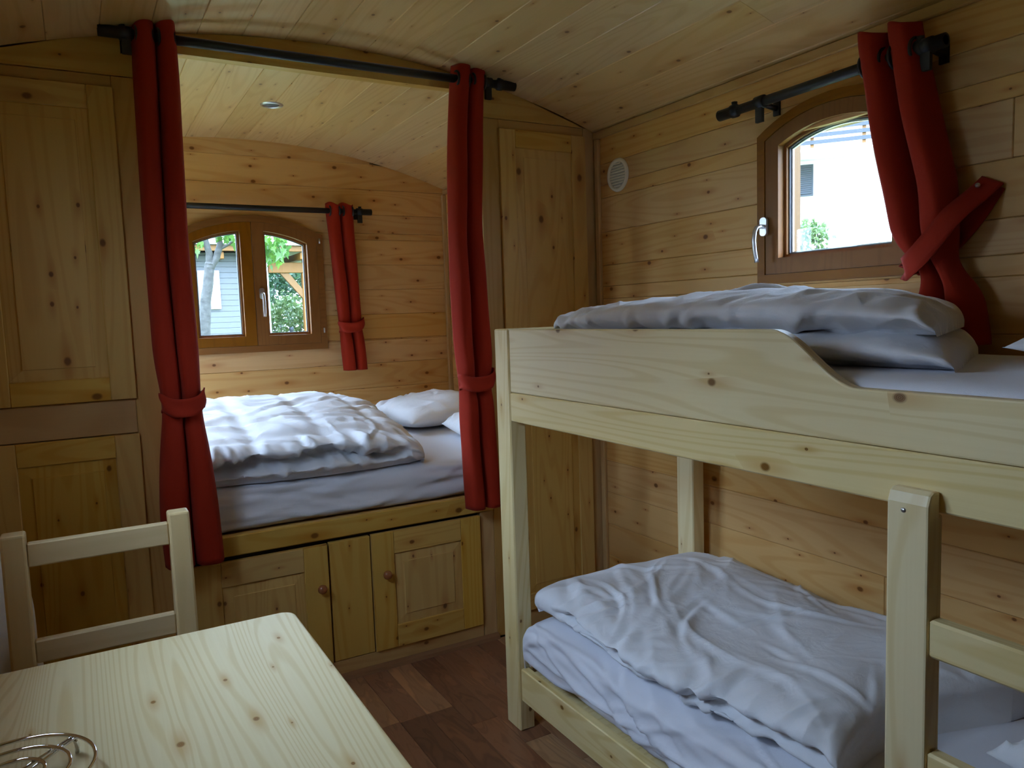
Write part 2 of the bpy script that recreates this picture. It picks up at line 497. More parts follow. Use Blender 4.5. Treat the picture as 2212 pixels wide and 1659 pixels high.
mb = MB(); slab_with_hole(mb, YB - WT, YF + WT, -.05, 2.35, H2, fr_right, 0.0, WT)
wr = mb.build('wall_right', 'shell'); tag(wr, kind='structure')
mb = MB(); slab_with_hole(mb, YB - WT, 2.45, -.05, 2.35, H3, fr_left, 0.0, WT); slab_with_hole(mb, 2.45, YF + WT, -.05, 2.35, H4, fr_left, 0.0, WT)
wl = mb.build('wall_left', 'shell', grain='y'); tag(wl, kind='structure')
mb = MB(); slab_with_hole(mb, XL - WT, XR + WT, -.05, 2.45, H1, fr_far, 0.0, WT)
wf = mb.build('wall_far', 'shell'); tag(wf, kind='structure')
mb = MB().box(XL - WT, XR + WT, YB - WT, YB, -.05, 2.45, 0)
wb = mb.build('wall_back', 'wall', grain='x'); tag(wb, kind='structure')

def cut(a, b, ha, hb):
    """[a,b] minus (ha,hb)"""
    out = []
    if a < ha: out.append((a, min(b, ha)))
    if b > hb: out.append((max(a, hb), b))
    return [q for q in out if q[1] - q[0] > .004]

PITCH_B = .1425
# right wall boards
edges = [1.972 - PITCH_B * k for k in range(-2, 15)]
random.seed(5)
for k in range(len(edges) - 1):
    zt, zb = edges[k], edges[k + 1]
    zt = min(zt, 2.20); zb = max(zb, 0.0)
    if zt - zb < .02: continue
    cuts = [YB, YF]
    cuts.insert(1, {0: .2, 1: .5, 2: .35, 3: 1.02, 4: .3, 5: 2.9}.get(k, random.uniform(-.3, 3.2)))
    for a, b in zip(cuts[:-1], cuts[1:]):
        bands = [(zb, zt, [(a, b)])]
        if zt > H2[2] and zb < H2[3] and b > H2[0] and a < H2[1]:
            bands = []
            lo, hi = max(zb, H2[2]), min(zt, H2[3])
            bands.append((lo, hi, cut(a, b, H2[0], H2[1])))
            if zb < lo - .004: bands.append((zb, lo, [(a, b)]))
            if zt > hi + .004: bands.append((hi, zt, [(a, b)]))
        for z0, z1, segs in bands:
            for s0, s1 in segs:
                box('board', (XR, XR + .0125, s0 + .0005, s1 - .0005, z0 + .0004, z1 - .0004), 'wall', wr, .0022, 'y')
# left wall boards (out of the frame)
for k in range(len(edges) - 1):
    zt, zb = min(edges[k], 2.20), max(edges[k + 1], 0.0)
    if zt - zb < .02: continue
    for a, b, h in ((YB, 2.45, H3), (2.45, YF, H4)):
        bands = [(zb, zt, [(a, b)])]
        if zt > h[2] and zb < h[3]:
            lo, hi = max(zb, h[2]), min(zt, h[3])
            bands = [(lo, hi, cut(a, b, h[0], h[1]))]
            if zb < lo - .004: bands.append((zb, lo, [(a, b)]))
            if zt > hi + .004: bands.append((hi, zt, [(a, b)]))
        for z0, z1, segs in bands:
            for s0, s1 in segs:
                box('board', (XL - .0125, XL, s0 + .0005, s1 - .0005, z0 + .0004, z1 - .0004), 'wall', wl, .0022, 'y')
# far wall boards (clipped to the barrel)
edges = [2.235 - .1432 * k for k in range(-1, 16)]
for k in range(len(edges) - 1):
    zt, zb = edges[k], max(edges[k + 1], .0)
    if zt - zb < .02: continue
    def seg(x0, x1, z0, z1):
        xs = np.linspace(x0, x1, 21)
        top = [min(z1, arch_z(x, .006)) for x in xs]
        if max(top) - z0 < .004: return
        keep = [(x, t) for x, t in zip(xs, top) if t > z0 + .002]
        if len(keep) < 2: return
        pts = [(keep[0][0], z0), (keep[-1][0], z0)] + [(x, t) for x, t in keep[::-1]]
        if z1 <= arch_z(x0, .0) and z1 <= arch_z(x1, .0):
            box('board', (x0 + .0004, x1 - .0004, YF, YF + .0125, z0 + .0004, z1 - .0004), 'wall', wf, .0022, 'x')
        else:
            MB().prism([(a, b - (.0005 if b > z0 else -.0005)) for a, b in pts], lambda a, b, w: (a, w, b), YF, YF + .0125).build('board', 'wall', wf, None, 'x')
    bands = [(zb, zt, [(XL, XR)])]
    if zt > H1[2] and zb < H1[3]:
        lo, hi = max(zb, H1[2]), min(zt, H1[3])
        bands = [(lo, hi, cut(XL, XR, H1[0], H1[1]))]
        if zb < lo - .004: bands.append((zb, lo, [(XL, XR)]))
        if zt > hi + .004: bands.append((hi, zt, [(XL, XR)]))
    for z0, z1, segs in bands:
        for s0, s1 in segs: seg(s0, s1, z0, z1)

# barrel ceiling: shell plus lengthwise boards
xs = np.linspace(XL - WT, XR + WT, 33)
shell = [(x, arch_z(x, .014)) for x in xs] + [(x, arch_z(x, .06)) for x in xs[::-1]]
mb = MB().prism(shell, lambda a, b, w: (a, w, b), YB - WT, YF + WT)
ce = mb.build('ceiling', 'shell'); tag(ce, kind='structure')
CP = .1425
nb = 17
for k in range(-9, 9):
    xa, xb = XC + .006 + CP * k, XC + .006 + CP * (k + 1)
    xa, xb = max(xa, XL - .01), min(xb, XR + .01)
    if xb - xa < .02: continue
    n = 4; c = .0022
    low = [(x, arch_z(x)) for x in np.linspace(xa + .0004 + c, xb - .0004 - c, n)]
    up = [(x, arch_z(x, .013)) for x in np.linspace(xa + .0004, xb - .0004, n)][::-1]
    pts = [(xa + .0004, arch_z(xa, c))] + low + [(xb - .0004, arch_z(xb, c))] + up
    yj = [YB, [1.1, .2, 1.6, .7][k % 4], YF]
    for a, b in zip(yj[:-1], yj[1:]):
        MB().prism(pts, lambda p, q, w: (p, w, q), a + .0005, b - .0005).build('board', 'ceil', ce, None, 'y')

# trims
def trim(n, b, mat='post', grain='z', bev=.003):
    o = box('trim_%d' % n, b, mat, None, bev, grain); tag(o, kind='structure'); return o
trim(1, (XR - .014, XR, YB + .01, YP - .006, ZE - .032, ZE - .001), grain='y')      # eave strip along the right wall
trim(2, (XR - .014, XR, YP + .06, YF - .001, ZE - .030, ZE - .001), grain='y')
trim(3, (XR - .024, XR, YF - .024, YF, .0, ZE - .032))                       # far right corner
trim(4, (XR - .016, XR, YP - .042, YP - .014, .0, ZE - .034))                       # corner beside the tall cupboard
trim(5, (XL, XL + .024, YF - .024, YF, .0, ZE - .032))
trim(6, (XL, XL + .014, YB + .01, YP - .006, ZE - .032, ZE - .001), grain='y')

# header over the sleeping alcove (arched top)
OX0, OX1 = .222, 1.44
ZH = 2.222
xs = np.linspace(XL + .001, XR - .001, 33)
pts = [(XL + .001, 2.131), (OX0, 2.131), (OX0, ZH), (OX1, ZH), (OX1, 2.131), (XR - .001, 2.131)] + [(x, arch_z(x, -.001)) for x in xs[::-1]]
mb = MB()
# left wing, middle, right wing share one board so that the arch runs through
def strip(x0, x1, zb):
    q = np.linspace(x0, x1, 14)
    mb.prism([(x0, zb), (x1, zb)] + [(x, arch_z(x, -.001)) for x in q[::-1]], lambda a, b, w: (a, w, b), YP - .002, YP + .040)
strip(XL + .001, OX0, 2.131); strip(OX0, OX1, ZH); strip(OX1, XR - .001, 2.131)
hd = mb.build('trim_7', 'cab', grain='x'); tag(hd, kind='structure')

# ------------------------------------------------------------------ windows
def arc_pts(u0, u1, vspring, rise, n=17):
    h = (u1 - u0) / 2; c = (u0 + u1) / 2
    R = (h * h + rise * rise) / (2 * rise)
    return [(u, vspring + rise - R + math.sqrt(max(R * R - (u - c) ** 2, 0))) for u in np.linspace(u1, u0, n)], (c, vspring + rise - R, R)
def arch_outline(u0, u1, v0, vs, rise, n=17):
    a, _ = arc_pts(u0, u1, vs, rise, n)
    return [(u0, v0), ((u0 + u1) / 2, v0), (u1, v0)] + a

def sash_outline(a, b, v0, arc, inset, n=13):
    c, vc, R = arc; R = R - inset
    return [(a, v0), ((a + b) / 2, v0), (b, v0)] + [(u, vc + math.sqrt(max(R * R - (u - c) ** 2, 1e-6))) for u in np.linspace(b, a, n)]

def handle(parent, fn, u, v, drop, side=0.0):
    """lever handle: rose plate plus curved lever hanging down"""
    mb = MB()
    n = 10
    pl = []
    for k in range(n + 1):
        an = math.pi * k / n; pl.append((u + .0135 * math.cos(an), v + .020 + .010 * math.sin(an)))
    for k in range(n + 1):
        an = math.pi + math.pi * k / n; pl.append((u + .0135 * math.cos(an), v - .020 + .010 * math.sin(an)))
    mb.prism(pl, fn, -.0315, -.021)
    h = mb.build('handle', 'satin', parent)
    path = [(u, v, -.030), (u, v, -.046), (u + side * .002, v - .004, -.058), (u + side * .004, v - .016, -.064), (u + side * .005, v - .045, -.067),
            (u + side * .004, v - drop * .65, -.065), (u + side * .002, v - drop, -.058)]
    sm = []
    for i in range(len(path) - 1):
        for t in (0, .34, .67):
            sm.append(tuple(path[i][k] * (1 - t) + path[i + 1][k] * t for k in range(3)))
    sm.append(path[-1])
    MB().tube([fn(*p) for p in sm], [.0085] * 5 + [.0082] * (len(sm) - 5), 12, flat=.8).build('lever', 'satin', h)
    return h

def make_window(name, fn, u0, u1, v0, vs, rise, fw, casements, hside, grain_h, hv, proud=-.02):
    """fn(u,v,w): w<0 is into the room"""
    base = fn((u0 + u1) / 2, v0, 0)
    root = bpy.data.objects.new(name, None); COL.objects.link(root); root.empty_display_size = .05
    root.location = base; root['_base'] = tuple(base); tag(root, kind='structure')
    outer = arch_outline(u0, u1, v0, vs, rise)
    _, arc = arc_pts(u0, u1, vs, rise)
    iu0, iu1, iv0 = u0 + fw, u1 - fw, v0 + fw
    c, vc, R = arc
    Ri = R - fw
    ivs = vc + math.sqrt(Ri * Ri - (iu1 - c) ** 2)
    inner = [(iu0, iv0), ((iu0 + iu1) / 2, iv0), (iu1, iv0)] + [(u, vc + math.sqrt(Ri * Ri - (u - c) ** 2)) for u in np.linspace(iu1, iu0, 17)]
    MB().ring(outer, inner, fn, proud, .0).build('window_frame', 'frame', root, None, grain_h)
    # inner reveal part of the frame inside the wall
    MB().ring([(u * .0 + (u if abs(u - c) < 1 else u), v) for u, v in [(c + (a - c) * .94, v0 + .02 + (b - v0 - .02) * .965) for a, b in outer]], inner, fn, .0, .07).build('reveal', 'frame', root, None, grain_h)
    spans = [(iu0 + .001, iu1 - .001)] if casements == 1 else [(iu0 + .001, c - .0012), (c + .0012, iu1 - .001)]
    for si, (a, b) in enumerate(spans):
        sw = .052
        so = sash_outline(a, b, iv0 + .001, arc, fw + .001)
        al, br = (sw, sw)
        if casements == 2:
            al, br = (sw, sw + .006) if si == 0 else (sw + .010, sw)
        si_ = sash_outline(a + al, b - br, iv0 + sw, arc, fw + sw * .86)
        sash = MB().ring(so, si_, fn, proud + .004 - (.004 if casements == 2 and si == 1 else 0), .045).build('sash', 'frame', root, None, 'z')
        e = .010
        gi = sash_outline(a + al + e, b - br - e, iv0 + sw + e, arc, fw + sw * .86 + e)
        MB().ring([(p[0], p[1]) for p in si_], gi, fn, .012, .040).build('glazing_bead', 'frame', sash, None, 'z')
        e2 = .0045
        g2 = sash_outline(a + al + e + e2, b - br - e - e2, iv0 + sw + e + e2, arc, fw + sw * .86 + e + e2)
        MB().ring(gi, g2, fn, .022, .036).build('seal', 'seal', sash)
        MB().prism(gi, fn, .0275, .0305).build('pane', 'glass', sash)
        if casements == 1:
            e3 = .004
            g3 = sash_outline(a + al + e + e2 + e3, b - br - e - e2 - e3, iv0 + sw + e + e2 + e3, arc, fw + sw * .86 + e + e2 + e3)
            MB().ring(g2, g3, fn, .0306, .038).build('spacer', 'spacer', sash)
    if casements == 2:
        handle(root, fn, c + .036, hv, .125, .0)
        hs = (u1 - fw + .002,)
        # meeting stile cover on the right leaf
        for hz in (v0 + .09, vs - .045):
            for hu in (u1 - fw * .5, u0 + fw * .5):
                MB().tube([fn(hu, hz, proud - .004), fn(hu, hz + .028, proud - .004)], .0045, 8).build('hinge', 'satin', root)
    else:
        handle(root, fn, hside, hv, .115, 1.0)
    return root

fn_far = lambda u, v, w: (u, YF + w, v)
fn_right = lambda u, v, w: (XR + w, u, v)
fn_left = lambda u, v, w: (XL - w, u, v)
make_window('window_1', fn_far, .461, 1.226, 1.190, 1.822, .100, .035, 2, 0, 'x', 1.505)
make_window('window_2', fn_right, 1.239, 1.799, 1.420, 1.897, .078, .030, 1, 1.765, 'y', 1.606)
# sill strip under the right window
sl = box('trim_8', (XR - .006, XR, 1.20, 1.80, 1.398, 1.414), 'wall', None, .002, 'y'); tag(sl, kind='structure')
# unseen left wall windows; the alcove one is added for more daylight
def side_window(name, h):
    y0, y1, z0, z1 = h
    base = (XL, (y0 + y1) / 2, z0)
    w = bpy.data.objects.new(name, None); COL.objects.link(w); w.location = base; w['_base'] = base; tag(w, kind='structure')
    rect = lambda e: [(y0 + e, z0 + e), (y1 - e, z0 + e), (y1 - e, z1 - e), (y0 + e, z1 - e)]
    MB().ring(rect(-.04), rect(0), fn_left, -.02, .0).build('window_frame', 'frame', w, None, 'y')
    ym = (y0 + y1) / 2
    for a, b in ((y0 + .002, ym - .001), (ym + .001, y1 - .002)):
        so = [(a, z0 + .002), (b, z0 + .002), (b, z1 - .002), (a, z1 - .002)]
        sii = [(a + .045, z0 + .047), (b - .045, z0 + .047), (b - .045, z1 - .047), (a + .045, z1 - .047)]
        sh = MB().ring(so, sii, fn_left, -.016, .04).build('sash', 'frame', w, None, 'z')
        MB().prism(sii, fn_left, .02, .023).build('pane', 'glass', sh)
side_window('window_3', H3)
side_window('added_window_4', H4)

# ------------------------------------------------------------------ panelled doors
def panel_door(parent, x0, x1, z0, z1, y, st=.072, name='door', thick=.019):
    """frame-and-panel door, front face at y (facing -y)"""
    fn = lambda a, b, w: (a, y + w, b)
    mbd = MB()
    # stiles and rails with a chamfer towards the panel
    d = mbd.box(x0, x1, y + .008, y + thick, z0, z1, 0).build(name, 'cab', parent, None, 'z')
    box('stile', (x0, x0 + st, y, y + .010, z0, z1), 'cab', d, .0022, 'z')
    box('stile', (x1 - st, x1, y, y + .010, z0, z1), 'cab', d, .0022, 'z')
    box('rail', (x0 + st + .0004, x1 - st - .0004, y, y + .010, z0, z0 + st), 'cab', d, .0022, 'x')
    box('rail', (x0 + st + .0004, x1 - st - .0004, y, y + .010, z1 - st, z1), 'cab', d, .0022, 'x')
    a0, a1, b0, b1 = x0 + st + .0022, x1 - st - .0022, z0 + st + .0022, z1 - st - .0022
    e = .034
    o = [(a0, b0), (a1, b0), (a1, b1), (a0, b1)]; i = [(a0 + e, b0 + e), (a1 - e, b0 + e), (a1 - e, b1 - e), (a0 + e, b1 - e)]
    i2 = [(a0 + e + .002, b0 + e + .002), (a1 - e - .002, b0 + e + .002), (a1 - e - .002, b1 - e - .002), (a0 + e + .002, b1 - e - .002)]
    vs = [fn(a, b, .0078) for a, b in o] + [fn(a, b, .0035) for a, b in i] + [fn(a, b, .0008) for a, b in i2]
    fs = [(8, 9, 10, 11)]
    for k in range(4):
        j = (k + 1) % 4
        fs += [(k, j, 4 + j, 4 + k), (4 + k, 4 + j, 8 + j, 8 + k)]
    m2 = MB(); m2.add(vs, fs); m2.build('panel', 'cab', d, None, 'z')
    return d

def knob(parent, x, z, y):
    MB().lathe([(.000, -.034), (.010, -.033), (.0155, -.028), (.0172, -.021), (.0155, -.014), (.010, -.009), (.0085, -.002), (.009, 0)], (x, y, z), (0, 1, 0), 20).build('knob', 'knob', parent)

def wardrobe(base, x0, x1, pl0, pl1, pr0, pr1, label):
    """tall cupboard front: two posts, top, middle and bottom rails, upper and lower panelled door"""
    t = thing('wardrobe', base, label, 'wardrobe')
    box('post', (pl0, pl1, YP + .001, YP + .045, .0, 2.130), 'post', t, .002, 'z')
    box('post', (pr0, pr1, YP + .001, YP + .045, .0, 2.130), 'post', t, .002, 'z')
    d0, d1 = pl1, pr0
    box('rail', (d0 + .0004, d1 - .0004, YP + .004, YP + .040, 2.095, 2.130), 'post', t, .002, 'x')
    box('rail', (d0 + .0004, d1 - .0004, YP + .004, YP + .040, 1.008, 1.118), 'post', t, .002, 'x')
    box('rail', (d0 + .0004, d1 - .0004, YP + .004, YP + .040, 0, .078), 'post', t, .002, 'x')
    box('back_panel', (d0 + .0004, d1 - .0004, YP + .034, YP + .045, .08, 2.09), 'cab', t, .001, 'z')
    panel_door(t, x0, x1, 1.120, 2.093, YP - .012)
    panel_door(t, x0, x1, .082, 1.006, YP - .012)
    return t
wardrobe((XL + .28, YP, 0), -.262, .150, XL + .002, -.255, .148, .222, 'tall panelled pine cupboard in the dark left corner behind the chair')
wardrobe((1.72, YP, 0), 1.522, 1.941, 1.440, 1.526, 1.937, XR - .002, 'tall panelled pine cupboard in the right corner behind the bunk bed')

# ------------------------------------------------------------------ bed base with storage doors
bb = thing('bed_base', (.83, YP, 0), 'built-in pine bed base with two knobbed storage doors below the mattress', 'bed')
box('front_rail', (OX0 + .0006, OX1 - .0006, YP - .004, YP + .03, .545, .617), 'cab', bb, .004, 'x')
box('plinth', (OX0 + .0006, 1.376, YP + .0, YP + .03, .0, .072), 'post', bb, .002, 'x')
box('post', (1.374 + .004, OX1 - .0006, YP + .002, YP + .03, .0, .543), 'post', bb, .002, 'z')
box('center_board', (.746, .903, YP - .002, YP + .02, .074, .530), 'cab', bb, .002, 'z')
box('backing', (OX0 + .0006, OX1 - .0006, YP + .031, YP + .04, .0, .60), 'dark', bb, .0, 'x')
dl = panel_door(bb, .278, .738, .076, .530, YP - .012, st=.088)
dr = panel_door(bb, .907, 1.370, .074, .534, YP - .012, st=.088)
box('stile', (OX0 + .0006, .276, YP - .0, YP + .03, .074, .543), 'post', bb, .002, 'z')
knob(dl, .706, .372, YP - .012); knob(dr, .957, .375, YP - .012)
box('slat_deck', (XL + .03, XR - .03, YP + .05, YF - .03, .575, .60), 'post', bb, .002, 'x')
sk = MB().prism([(0, 0), (.022, 0), (.017, .013), (.006, .020), (0, .022)], lambda a, b, w: (w, YP - a - .0005, b), OX0, OX1).build('baseboard_far', 'skirting', None, None, 'x')
tag(sk, kind='structure')

# ------------------------------------------------------------------ curtain rods
def rod(name, p0, p1, wall_dir, wall_dist, bpos, label, drop=.05):
    """p0,p1 ends; wall_dir unit vector to the wall"""
    p0, p1 = Vector(p0), Vector(p1); d = (p1 - p0).normalized(); wd = Vector(wall_dir)
    t = thing(name, tuple((p0 + p1) / 2 + wd * wall_dist), label, 'curtain rod')
    MB().tube([p0 + d * .03, p1 - d * .03], .0150, 16).build('rod', 'iron', t)
    for e, q in ((p0, d), (p1, -d)):
        MB().lathe([(.012, 0), (.0178, .0), (.0178, .055), (.0215, .057), (.0215, .075), (.0165, .077), (.0165, .085)], e, q, 16).build('finial', 'iron', t)
        MB().tube([e + q * .066 + Vector((0, 0, .015)), e + q * .066 + Vector((0, 0, .029))], [.008, .010], 8).build('screw_knob', 'iron', t)
    for b in bpos:
        c = p0 + d * b
        br = MB()
        br.tube([c - Vector((0, 0, .003)), c + wd * (wall_dist - .004) - Vector((0, 0, .012))], .009, 10)
        n = wd
        pts = []
        for sx in (0, 1):
            for sy in (0, 1):
                for sz in (0, 1):
                    pts.append(c + d * (-.012 + .024 * sx) + n * (wall_dist - .009 + .008 * sy) + Vector((0, 0, -.034 + .050 * sz)))
        br.add(pts, [(0, 1, 3, 2), (4, 6, 7, 5), (0, 4, 5, 1), (2, 3, 7, 6), (0, 2, 6, 4), (1, 5, 7, 3)])
        br.lathe([(.0152, -.016), (.0205, -.016), (.0205, .016), (.0152, .016)], c, d, 16)
        # front strap
        pts = []
        for sx in (0, 1):
            for sy in (0, 1):
                for sz in (0, 1):
                    pts.append(c + d * (-.013 + .026 * sx) + n * (-.010 + .012 * sy) + Vector((0, 0, -.062 + .055 * sz)))
        br.add(pts, [(0, 1, 3, 2), (4, 6, 7, 5), (0, 4, 5, 1), (2, 3, 7, 6), (0, 2, 6, 4), (1, 5, 7, 3)])
        br.build('bracket', 'iron', t)
    return t
YR = 2.632
rod('curtain_rod', (.118, YR, 2.234), (1.553, YR, 2.234), (0, 1, 0), YP - .002 - YR, (.075, 1.315), 'long black iron curtain rod across the sleeping alcove opening')
rod('curtain_rod', (.19, YF - .075, 1.952), (1.50, YF - .075, 1.952), (0, 1, 0), .075, (.07, 1.24), 'black iron curtain rod above the double window over the bed')
rod('curtain_rod', (1.918, 1.905, 1.986), (1.918, 1.142, 1.990), (1, 0, 0), XR - 1.918, (.175, .715), 'short black iron curtain rod above the window over the upper bunk')

# ------------------------------------------------------------------ curtains
def smooth_interp(z, zs, vals):
    return np.interp(z, zs, vals)
def curtain(name, label, rows, fn, folds, amp, zrod, eye_r, phase=0.0, nz=90, nt=72, seed=1, groups=None, gather=None):
    """rows: (z, left, right) in the wall plane coordinate; fn(u, depth, z) -> point, depth<0 towards the room"""
    rows = sorted(rows)
    zs = [r[0] for r in rows]; ls = [r[1] for r in rows]; rs_ = [r[2] for r in rows]
    z = np.linspace(zs[0], zs[-1], nz)
    L = np.interp(z, zs, ls); R_ = np.interp(z, zs, rs_)
    k = np.ones(7) / 7
    L = np.convolve(np.pad(L, 3, 'edge'), k, 'valid'); R_ = np.convolve(np.pad(R_, 3, 'edge'), k, 'valid')
    t = np.linspace(0, 1, nt)
    r = np.random.default_rng(seed)
    ph = r.uniform(0, 6, 6)
    P = np.zeros((nz, nt, 3))
    ref = np.max(np.abs(np.array(rs_) - np.array(ls)))
    for i in range(nz):
        w = folds * t
        fr = w - np.floor(np.minimum(w, folds - 1e-6))
        bulge = (1 - np.abs(2 * fr - 1) ** 2.6)                      # round tubes with sharp grooves
        a = amp * (1 + .12 * np.sin(z[i] * 3 + ph[0])) 
        if gather is not None:
            a *= 1 - .35 * np.exp(-((z[i] - gather) / .06) ** 2)
        dep = amp * .9 - a * 1.9 * bulge
        tt = t + .018 * np.sin(2 * math.pi * w + math.pi) * 1.5 + .012 * np.sin(z[i] * 5 + ph[1] + t * 4) * t * (1 - t) * 4
        dep = dep + .006 * np.sin(9 * t + z[i] * 6 + ph[2]) * np.sin(z[i] * 9 + ph[3])
        topw = 0.008 * np.sin(2 * math.pi * w * 1.0 + ph[4]) if i == nz - 1 else 0
        uu = L[i] + (R_[i] - L[i]) * tt
        zz = z[i] + (np.zeros(nt) if np.isscalar(topw) else topw)
        for j in range(nt):
            P[i, j] = fn(uu[j], dep[j], zz[j])
    base = fn(float(np.interp(zrod, z, (L + R_) / 2)), 0, zs[0])
    t_ = thing(name, tuple(base), label, 'curtain')
    o = MB().grid(P).build('drape', 'red', t_)
    sm = o.modifiers.new('thickness', 'SOLIDIFY'); sm.thickness = .004; sm.offset = 0
    # eyelets where the cloth crosses the rod
    lw, rw = np.interp(zrod, z, L), np.interp(zrod, z, R_)
    for q in range(folds):
        for fq in (.16, .84):
            u = lw + (rw - lw) * (q + fq) / folds
            c = Vector(fn(u, 0, zrod)); du = (Vector(fn(u + .01, 0, zrod)) - c).normalized()
            n1 = Vector((0, 0, 1)); n2 = du.cross(n1)
            ring_ = [c + (n1 * math.cos(x) + n2 * math.sin(x)) * eye_r for x in np.linspace(0, 2 * math.pi, 25)[:-1]]
            MB().tube(ring_, .0045, 8, closed=True).build('eyelet', 'iron', t_)
    return t_
def tie_loop(parent, cu, cd, ru, rd, zc, h, fn, slope=0.0, sag=.0, n=48):
    """closed cloth band round the curtain"""
    P = np.zeros((7, n, 3))
    for j in range(n):
        an = 2 * math.pi * j / n
        cx, sx = math.cos(an), math.sin(an)
        uu = cu + ru * (abs(cx) ** .8) * (1 if cx > 0 else -1); dd = cd + rd * (abs(sx) ** .8) * (1 if sx > 0 else -1)
        for i in range(7):
            s_ = i / 6 - .5
            zz = zc + h * s_ + slope * cx + sag * (abs(cx) ** 2.2) * (1 if sx < .2 else .7)
            fl_ = 1 + .05 * math.sin(3 * an + i) + .10 * max(0, s_) * abs(cx)
            P[i, j] = fn(cu + (uu - cu) * fl_, cd + (dd - cd) * fl_, zz)
    o = MB().grid(P, closed_v=True).build('tieback', 'red_tie', parent)
    m = o.modifiers.new('thickness', 'SOLIDIFY'); m.thickness = .004; m.offset = 0
    return o

fy = lambda yy: (lambda u, d, z: (u, yy + d, z))
c1 = curtain('curtain', 'dark red curtain tied back at the left side of the alcove, behind the chair',
    [(.565, .196, .372), (.60, .190, .370), (.75, .188, .366), (.92, .200, .352), (1.06, .218, .334), (1.10, .222, .334), (1.24, .204, .338), (1.65, .202, .330), (2.12, .208, .338), (2.235, .212, .336), (2.298, .214, .334)],
    fy(YR), 2, .030, 2.234, .027, seed=3, gather=1.08)
tie_loop(c1, .279, 0, .064, .048, 1.088, .058, fy(YR), .004, .024)
c2 = curtain('curtain', 'red curtain tied back at the right side of the alcove, beside the bunk bed post',
    [(.588, 1.285, 1.425), (.75, 1.276, 1.420), (.95, 1.270, 1.415), (1.06, 1.278, 1.408), (1.10, 1.276, 1.405), (1.22, 1.258, 1.412), (1.65, 1.256, 1.390), (2.05, 1.270, 1.410), (2.235, 1.288, 1.424), (2.295, 1.300, 1.432)],
    fy(YR), 2, .030, 2.234, .027, seed=4, gather=1.08)
tie_loop(c2, 1.342, 0, .070, .048, 1.085, .058, fy(YR), .008, .020)
c3 = curtain('curtain', 'short red curtain tied low beside the double window over the bed',
    [(1.062, 1.300, 1.436), (1.18, 1.292, 1.428), (1.30, 1.288, 1.418), (1.34, 1.284, 1.416), (1.60, 1.268, 1.408), (1.85, 1.252, 1.400), (1.95, 1.246, 1.398), (1.992, 1.246, 1.398)],
    fy(YF - .075), 2, .028, 1.952, .027, seed=5, gather=1.31)
tie_loop(c3, 1.352, 0, .069, .046, 1.305, .055, fy(YF - .075), .010, .018)
XCU = 1.918
fx = lambda u, d, z: (XCU + d, -u, z)
c4 = curtain('curtain', 'red curtain drawn half across the window over the upper bunk',
    [(1.236, -1.21, -1.032), (1.27, -1.21, -1.036), (1.36, -1.198, -1.055), (1.40, -1.19, -1.085), (1.435, -1.205, -1.12), (1.47, -1.238, -1.12), (1.52, -1.275, -1.115), (1.64, -1.300, -1.120), (1.83, -1.346, -1.170), (1.98, -1.374, -1.202), (2.03, -1.384, -1.215), (2.066, -1.386, -1.222)],
    fx, 2, .034, 1.989, .030, seed=6, gather=1.43)
# its tieback runs up to a screw in the wall
path = [(-1.060, .070, 1.640), (-1.075, .040, 1.610), (-1.10, -.030, 1.56), (-1.135, -.055, 1.50), (-1.18, -.058, 1.452), (-1.222, -.035, 1.432), (-1.236, .0, 1.430), (-1.215, .045, 1.45), (-1.15, .062, 1.50), (-1.10, .069, 1.56), (-1.058, .074, 1.630)]
pp = []
for i in range(len(path) - 1):
    for tq in np.linspace(0, 1, 6)[:-1]:
        pp.append([path[i][k] * (1 - tq) + path[i + 1][k] * tq for k in range(3)])
pp.append(path[-1]); pp = np.array(pp)
for _ in range(4):
    pp[1:-1] = (pp[:-2] + pp[1:-1] * 2 + pp[2:]) / 4
P = np.zeros((5, len(pp), 3))
for j, q in enumerate(pp):
    tg = pp[min(j + 1, len(pp) - 1)] - pp[max(j - 1, 0)]
    nrm = np.array([-tg[2], 0, tg[0]]); nrm /= (np.linalg.norm(nrm) + 1e-9)
    if nrm[2] < 0: nrm = -nrm
    for i in range(5):
        s_ = (i / 4 - .5) * .058
        P[i, j] = fx(q[0] + nrm[0] * s_, q[1], q[2] + nrm[2] * s_)
o = MB().grid(P).build('tieback', 'red_tie', c4)
m_ = o.modifiers.new('thickness', 'SOLIDIFY'); m_.thickness = .004; m_.offset = 0
MB().lathe([(.0, -.006), (.004, -.005), (.006, -.001), (.006, .002)], fx(-1.078, .036, 1.628), (1, 0, 0), 14).build('screw', 'satin', c4)

# ------------------------------------------------------------------ soft goods
def creases(U, Vv, n, seed, ang, spread, length, width, amp, region=None):
    r = np.random.default_rng(seed); H = np.zeros_like(U)
    u0, u1, v0, v1 = region if region else (U.min(), U.max(), Vv.min(), Vv.max())
    for _ in range(n):
        uc, vc = r.uniform(u0, u1), r.uniform(v0, v1)
        a = ang + r.normal(0, spread); l = length * r.uniform(.5, 1.5); w = width * r.uniform(.6, 1.6); k = r.normal(0, .8)
        am = amp * r.uniform(.35, 1.0)
        p = (U - uc) * math.cos(a) + (Vv - vc) * math.sin(a); q = -(U - uc) * math.sin(a) + (Vv - vc) * math.cos(a)
        q = q + k * p * p
        env = np.exp(-(p / l) ** 2)
        if r.random() < .6: H += am * (np.exp(-np.abs(q) / (.8 * w)) - .55 * np.exp(-((q - 2.2 * w) / (1.6 * w)) ** 2)) * env
        else: H += am * (np.exp(-(q / w) ** 2) - .75 * np.exp(-((q - 1.7 * w) / (1.1 * w)) ** 2)) * env
    return H
